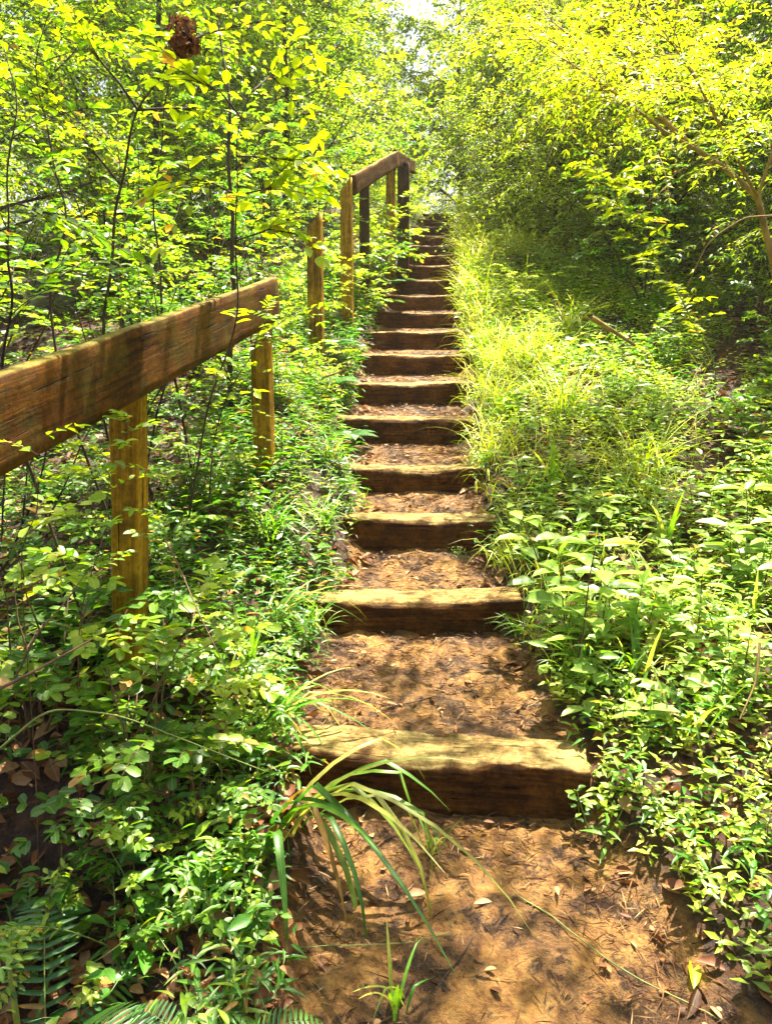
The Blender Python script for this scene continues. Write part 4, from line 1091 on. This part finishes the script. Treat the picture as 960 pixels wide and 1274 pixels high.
# bare arching twigs at lower left
def twig_air(path, r, mat, lb):
    pts = np.array([U(*q) for q in path]); t = np.linspace(0, len(pts) - 1, 6 * len(pts))
    s_ = np.stack([np.interp(t, np.arange(len(pts)), pts[:, i]) for i in range(3)], -1)
    for _ in range(4): s_[1:-1] = (s_[:-2] + 2 * s_[1:-1] + s_[2:]) / 4
    b0 = s_[0].copy(); Tb = Tubes(6); Tb.add(s_ - b0, np.linspace(r, r * .45, len(s_)))
    o = link('bare_twig', Tb.mesh('bare_twig', [M[mat]]), None, tuple(float(v) for v in b0)); tag(o, lb, 'twig')
custom('privet_sprig', [(95, 760, 2.1), (118, 660, 2.15), (140, 590, 2.2), (158, 540, 2.2), (172, 512, 2.2)], .003, [], .034, .019, 5, 'leaf_green', 'stem_brown',
       'thin leafy sprig growing up in front of the first near rail post', 'sprig', auto=9, sub=0, bl=.13, seedR=.75)
custom('privet_sprig', [(205, 800, 2.2), (212, 700, 2.25), (205, 620, 2.25), (196, 560, 2.25)], .003, [], .034, .019, 5, 'leaf_green', 'stem_green',
       'thin leafy sprig just right of the first near rail post', 'sprig', auto=9, sub=0, bl=.12, seedR=.8)
custom('privet_sprig', [(30, 700, 1.6), (42, 620, 1.6), (46, 560, 1.6), (70, 532, 1.6)], .002, [], .034, .019, 4, 'leaf_green', 'stem_brown',
       'small leafy sprig crossing the bottom edge of the near rail at the left', 'sprig', auto=5, sub=0, bl=.10, seedR=.8)
custom('privet_sprig', [(345, 560, 3.6), (350, 470, 3.6), (340, 410, 3.6), (330, 370, 3.6)], .003, [], .036, .02, 5, 'leaf_yellow', 'stem_brown',
       'leafy sprig beside the end of the near rail', 'sprig', auto=10, sub=0, bl=.16, seedR=.5)
twig_air([(-30, 872, 1.5), (30, 842, 1.55), (85, 812, 1.65), (115, 795, 1.7)], .004, 'stem_brown', 'bare reddish twig reaching in from the left frame edge')
twig_air([(20, 842, 1.8), (45, 790, 1.8), (85, 745, 1.85), (105, 715, 1.9)], .003, 'stem_brown', 'bare forked twig leaning left of the first rail post')
twig_air([(205, 670, 2.2), (225, 710, 2.1), (250, 770, 2.0), (285, 840, 1.95)], .003, 'stem_brown', 'tan bare stem right of the first rail post')
twig_air([(-10, 940, 1.5), (60, 880, 1.55), (150, 890, 1.6), (240, 925, 1.7), (330, 960, 1.8)], .0028, 'stem_green', 'thin green stem arching over the dark hollow')
twig_air([(960, 268, 3.9), (925, 270, 3.9), (880, 300, 3.9), (855, 355, 3.9)], .005, 'bark_tan', 'bare curved twig beside the forked limb')
twig_air([(945, 800, 2.0), (940, 850, 1.95), (920, 895, 1.9)], .004, 'bark_tan', 'bare tan twig at the right frame edge')

# ------------------------------------------------------------------ far wood
def far_wood():
    Lv = Leaves()
    n = 1500
    cx = RG.uniform(-26, 26, n); cy_ = RG.uniform(24, 40, n); cz = RG.uniform(3.5, 20, n)
    # an opening to the sky above the stair head
    px = 480 + 960 * cx / cy_
    gap = (np.abs(cx / cy_ - .06) < .12 + .03 * np.sin(cz)) & (cz / cy_ > .27)
    k = ~gap | (RG.random(n) < .22)
    cx, cy_, cz = cx[k], cy_[k], cz[k]; n = len(cx)
    for i in range(n):
        m = 75
        v = RG.normal(0, 1, (m, 3)) * np.array([1.0, .8, .45]); v[:, 2] -= .12 * (v[:, 0] ** 2)
        p = v + [cx[i], cy_[i], cz[i]]
        D = RG.normal(0, 1, (m, 3)) * [1, 1, .4]; D[:, 2] -= .3
        Lv.add(p, D, UP + RG.normal(0, .5, (m, 3)), RG.uniform(.16, .30, m), RG.uniform(.08, .14, m), np.clip(RG.random() + RG.normal(0, .2, m), 0, 1))
    return stuff(link('far_wood', Lv.mesh('far_wood', T_MID, [M['leaf_yellow']])))
far_wood()

# ------------------------------------------------------------------ unseen shade tree, added outside the frame to cast the dapple
Lv, Tr, Tb = make_tree(5.2, .08, 14, .09, .045, crown_lo=.80, reach=.62, sprays=9, nodes=6, sub=2, lean=(-.28, .0), up=.35)
P['shade_tree'] = plant_proto('shade_tree', Lv, Tb, T_MID, 'leaf_tree', 'bark_dark', Tr, 'bark_dark')
put('tree', 'shade_tree', 2.45, 2.75, 0, 1.0, 'unseen tree added for shade just outside the right frame edge, leaning over the path', 'tree')


HAZE = 0.0013
if HAZE:
    hv_ = [(-85, -35, -3.5), (85, -35, -3.5), (85, 165, -3.5), (-85, 165, -3.5), (-85, -35, 24), (85, -35, 24), (85, 165, 24), (-85, 165, 24)]
    hq = [(0, 3, 2, 1), (4, 5, 6, 7), (0, 1, 5, 4), (1, 2, 6, 5), (2, 3, 7, 6), (3, 0, 4, 7)]
    hm, hnt, HN, HL = new_mat('haze')
    ho_ = HN.new('ShaderNodeOutputMaterial'); pv = HN.new('ShaderNodeVolumePrincipled')
    pv.inputs['Color'].default_value = (.95, .93, .80, 1); pv.inputs['Density'].default_value = HAZE; pv.inputs['Anisotropy'].default_value = .3
    HL.new(pv.outputs[0], ho_.inputs['Volume'])
    stuff(link('haze', mesh_from('haze', hv_, hq, None, None, [hm], smooth=False)))
# ------------------------------------------------------------------ light
SUN_DIR = Vector((.17, .36, 1.0)).normalized()      # towards the sun
elev = math.asin(SUN_DIR.z); azi = math.atan2(SUN_DIR.x, SUN_DIR.y)
sl = bpy.data.lights.new('sun', 'SUN'); sl.energy = 5.0; sl.angle = math.radians(.6); sl.color = (1.0, .92, .76)
so = bpy.data.objects.new('sun', sl); C.objects.link(so)
so.rotation_euler = SUN_DIR.to_track_quat('Z', 'Y').to_euler(); so.location = (6, 8, 14)
w = bpy.data.worlds.new('World'); sc.world = w; w.use_nodes = True
nt = w.node_tree; nt.nodes.clear()
wo = nt.nodes.new('ShaderNodeOutputWorld'); bg = nt.nodes.new('ShaderNodeBackground'); sk = nt.nodes.new('ShaderNodeTexSky')
sk.sky_type = 'NISHITA'; sk.sun_disc = False; sk.sun_elevation = elev; sk.sun_rotation = azi; sk.air_density = 1.2; sk.dust_density = 6.0
bg.inputs['Strength'].default_value = .06
nt.links.new(sk.outputs[0], bg.inputs[0]); nt.links.new(bg.outputs[0], wo.inputs[0])
sc.view_settings.view_transform = 'Standard'; sc.view_settings.look = 'None'
sc.view_settings.exposure = 2.3; sc.view_settings.gamma = 1; sc.view_settings.use_curve_mapping = False
cy = sc.cycles
cy.max_bounces = 7; cy.diffuse_bounces = 2; cy.transmission_bounces = 3; cy.glossy_bounces = 2
cy.sample_clamp_indirect = 6; cy.use_denoising = True
cy.use_adaptive_sampling = True; cy.adaptive_threshold = .02
cy.caustics_reflective = False; cy.caustics_refractive = False
nf = sum(len(m.polygons) * 1 for m in bpy.data.meshes)
print('faces unique', nf, 'objects', len(bpy.data.objects))
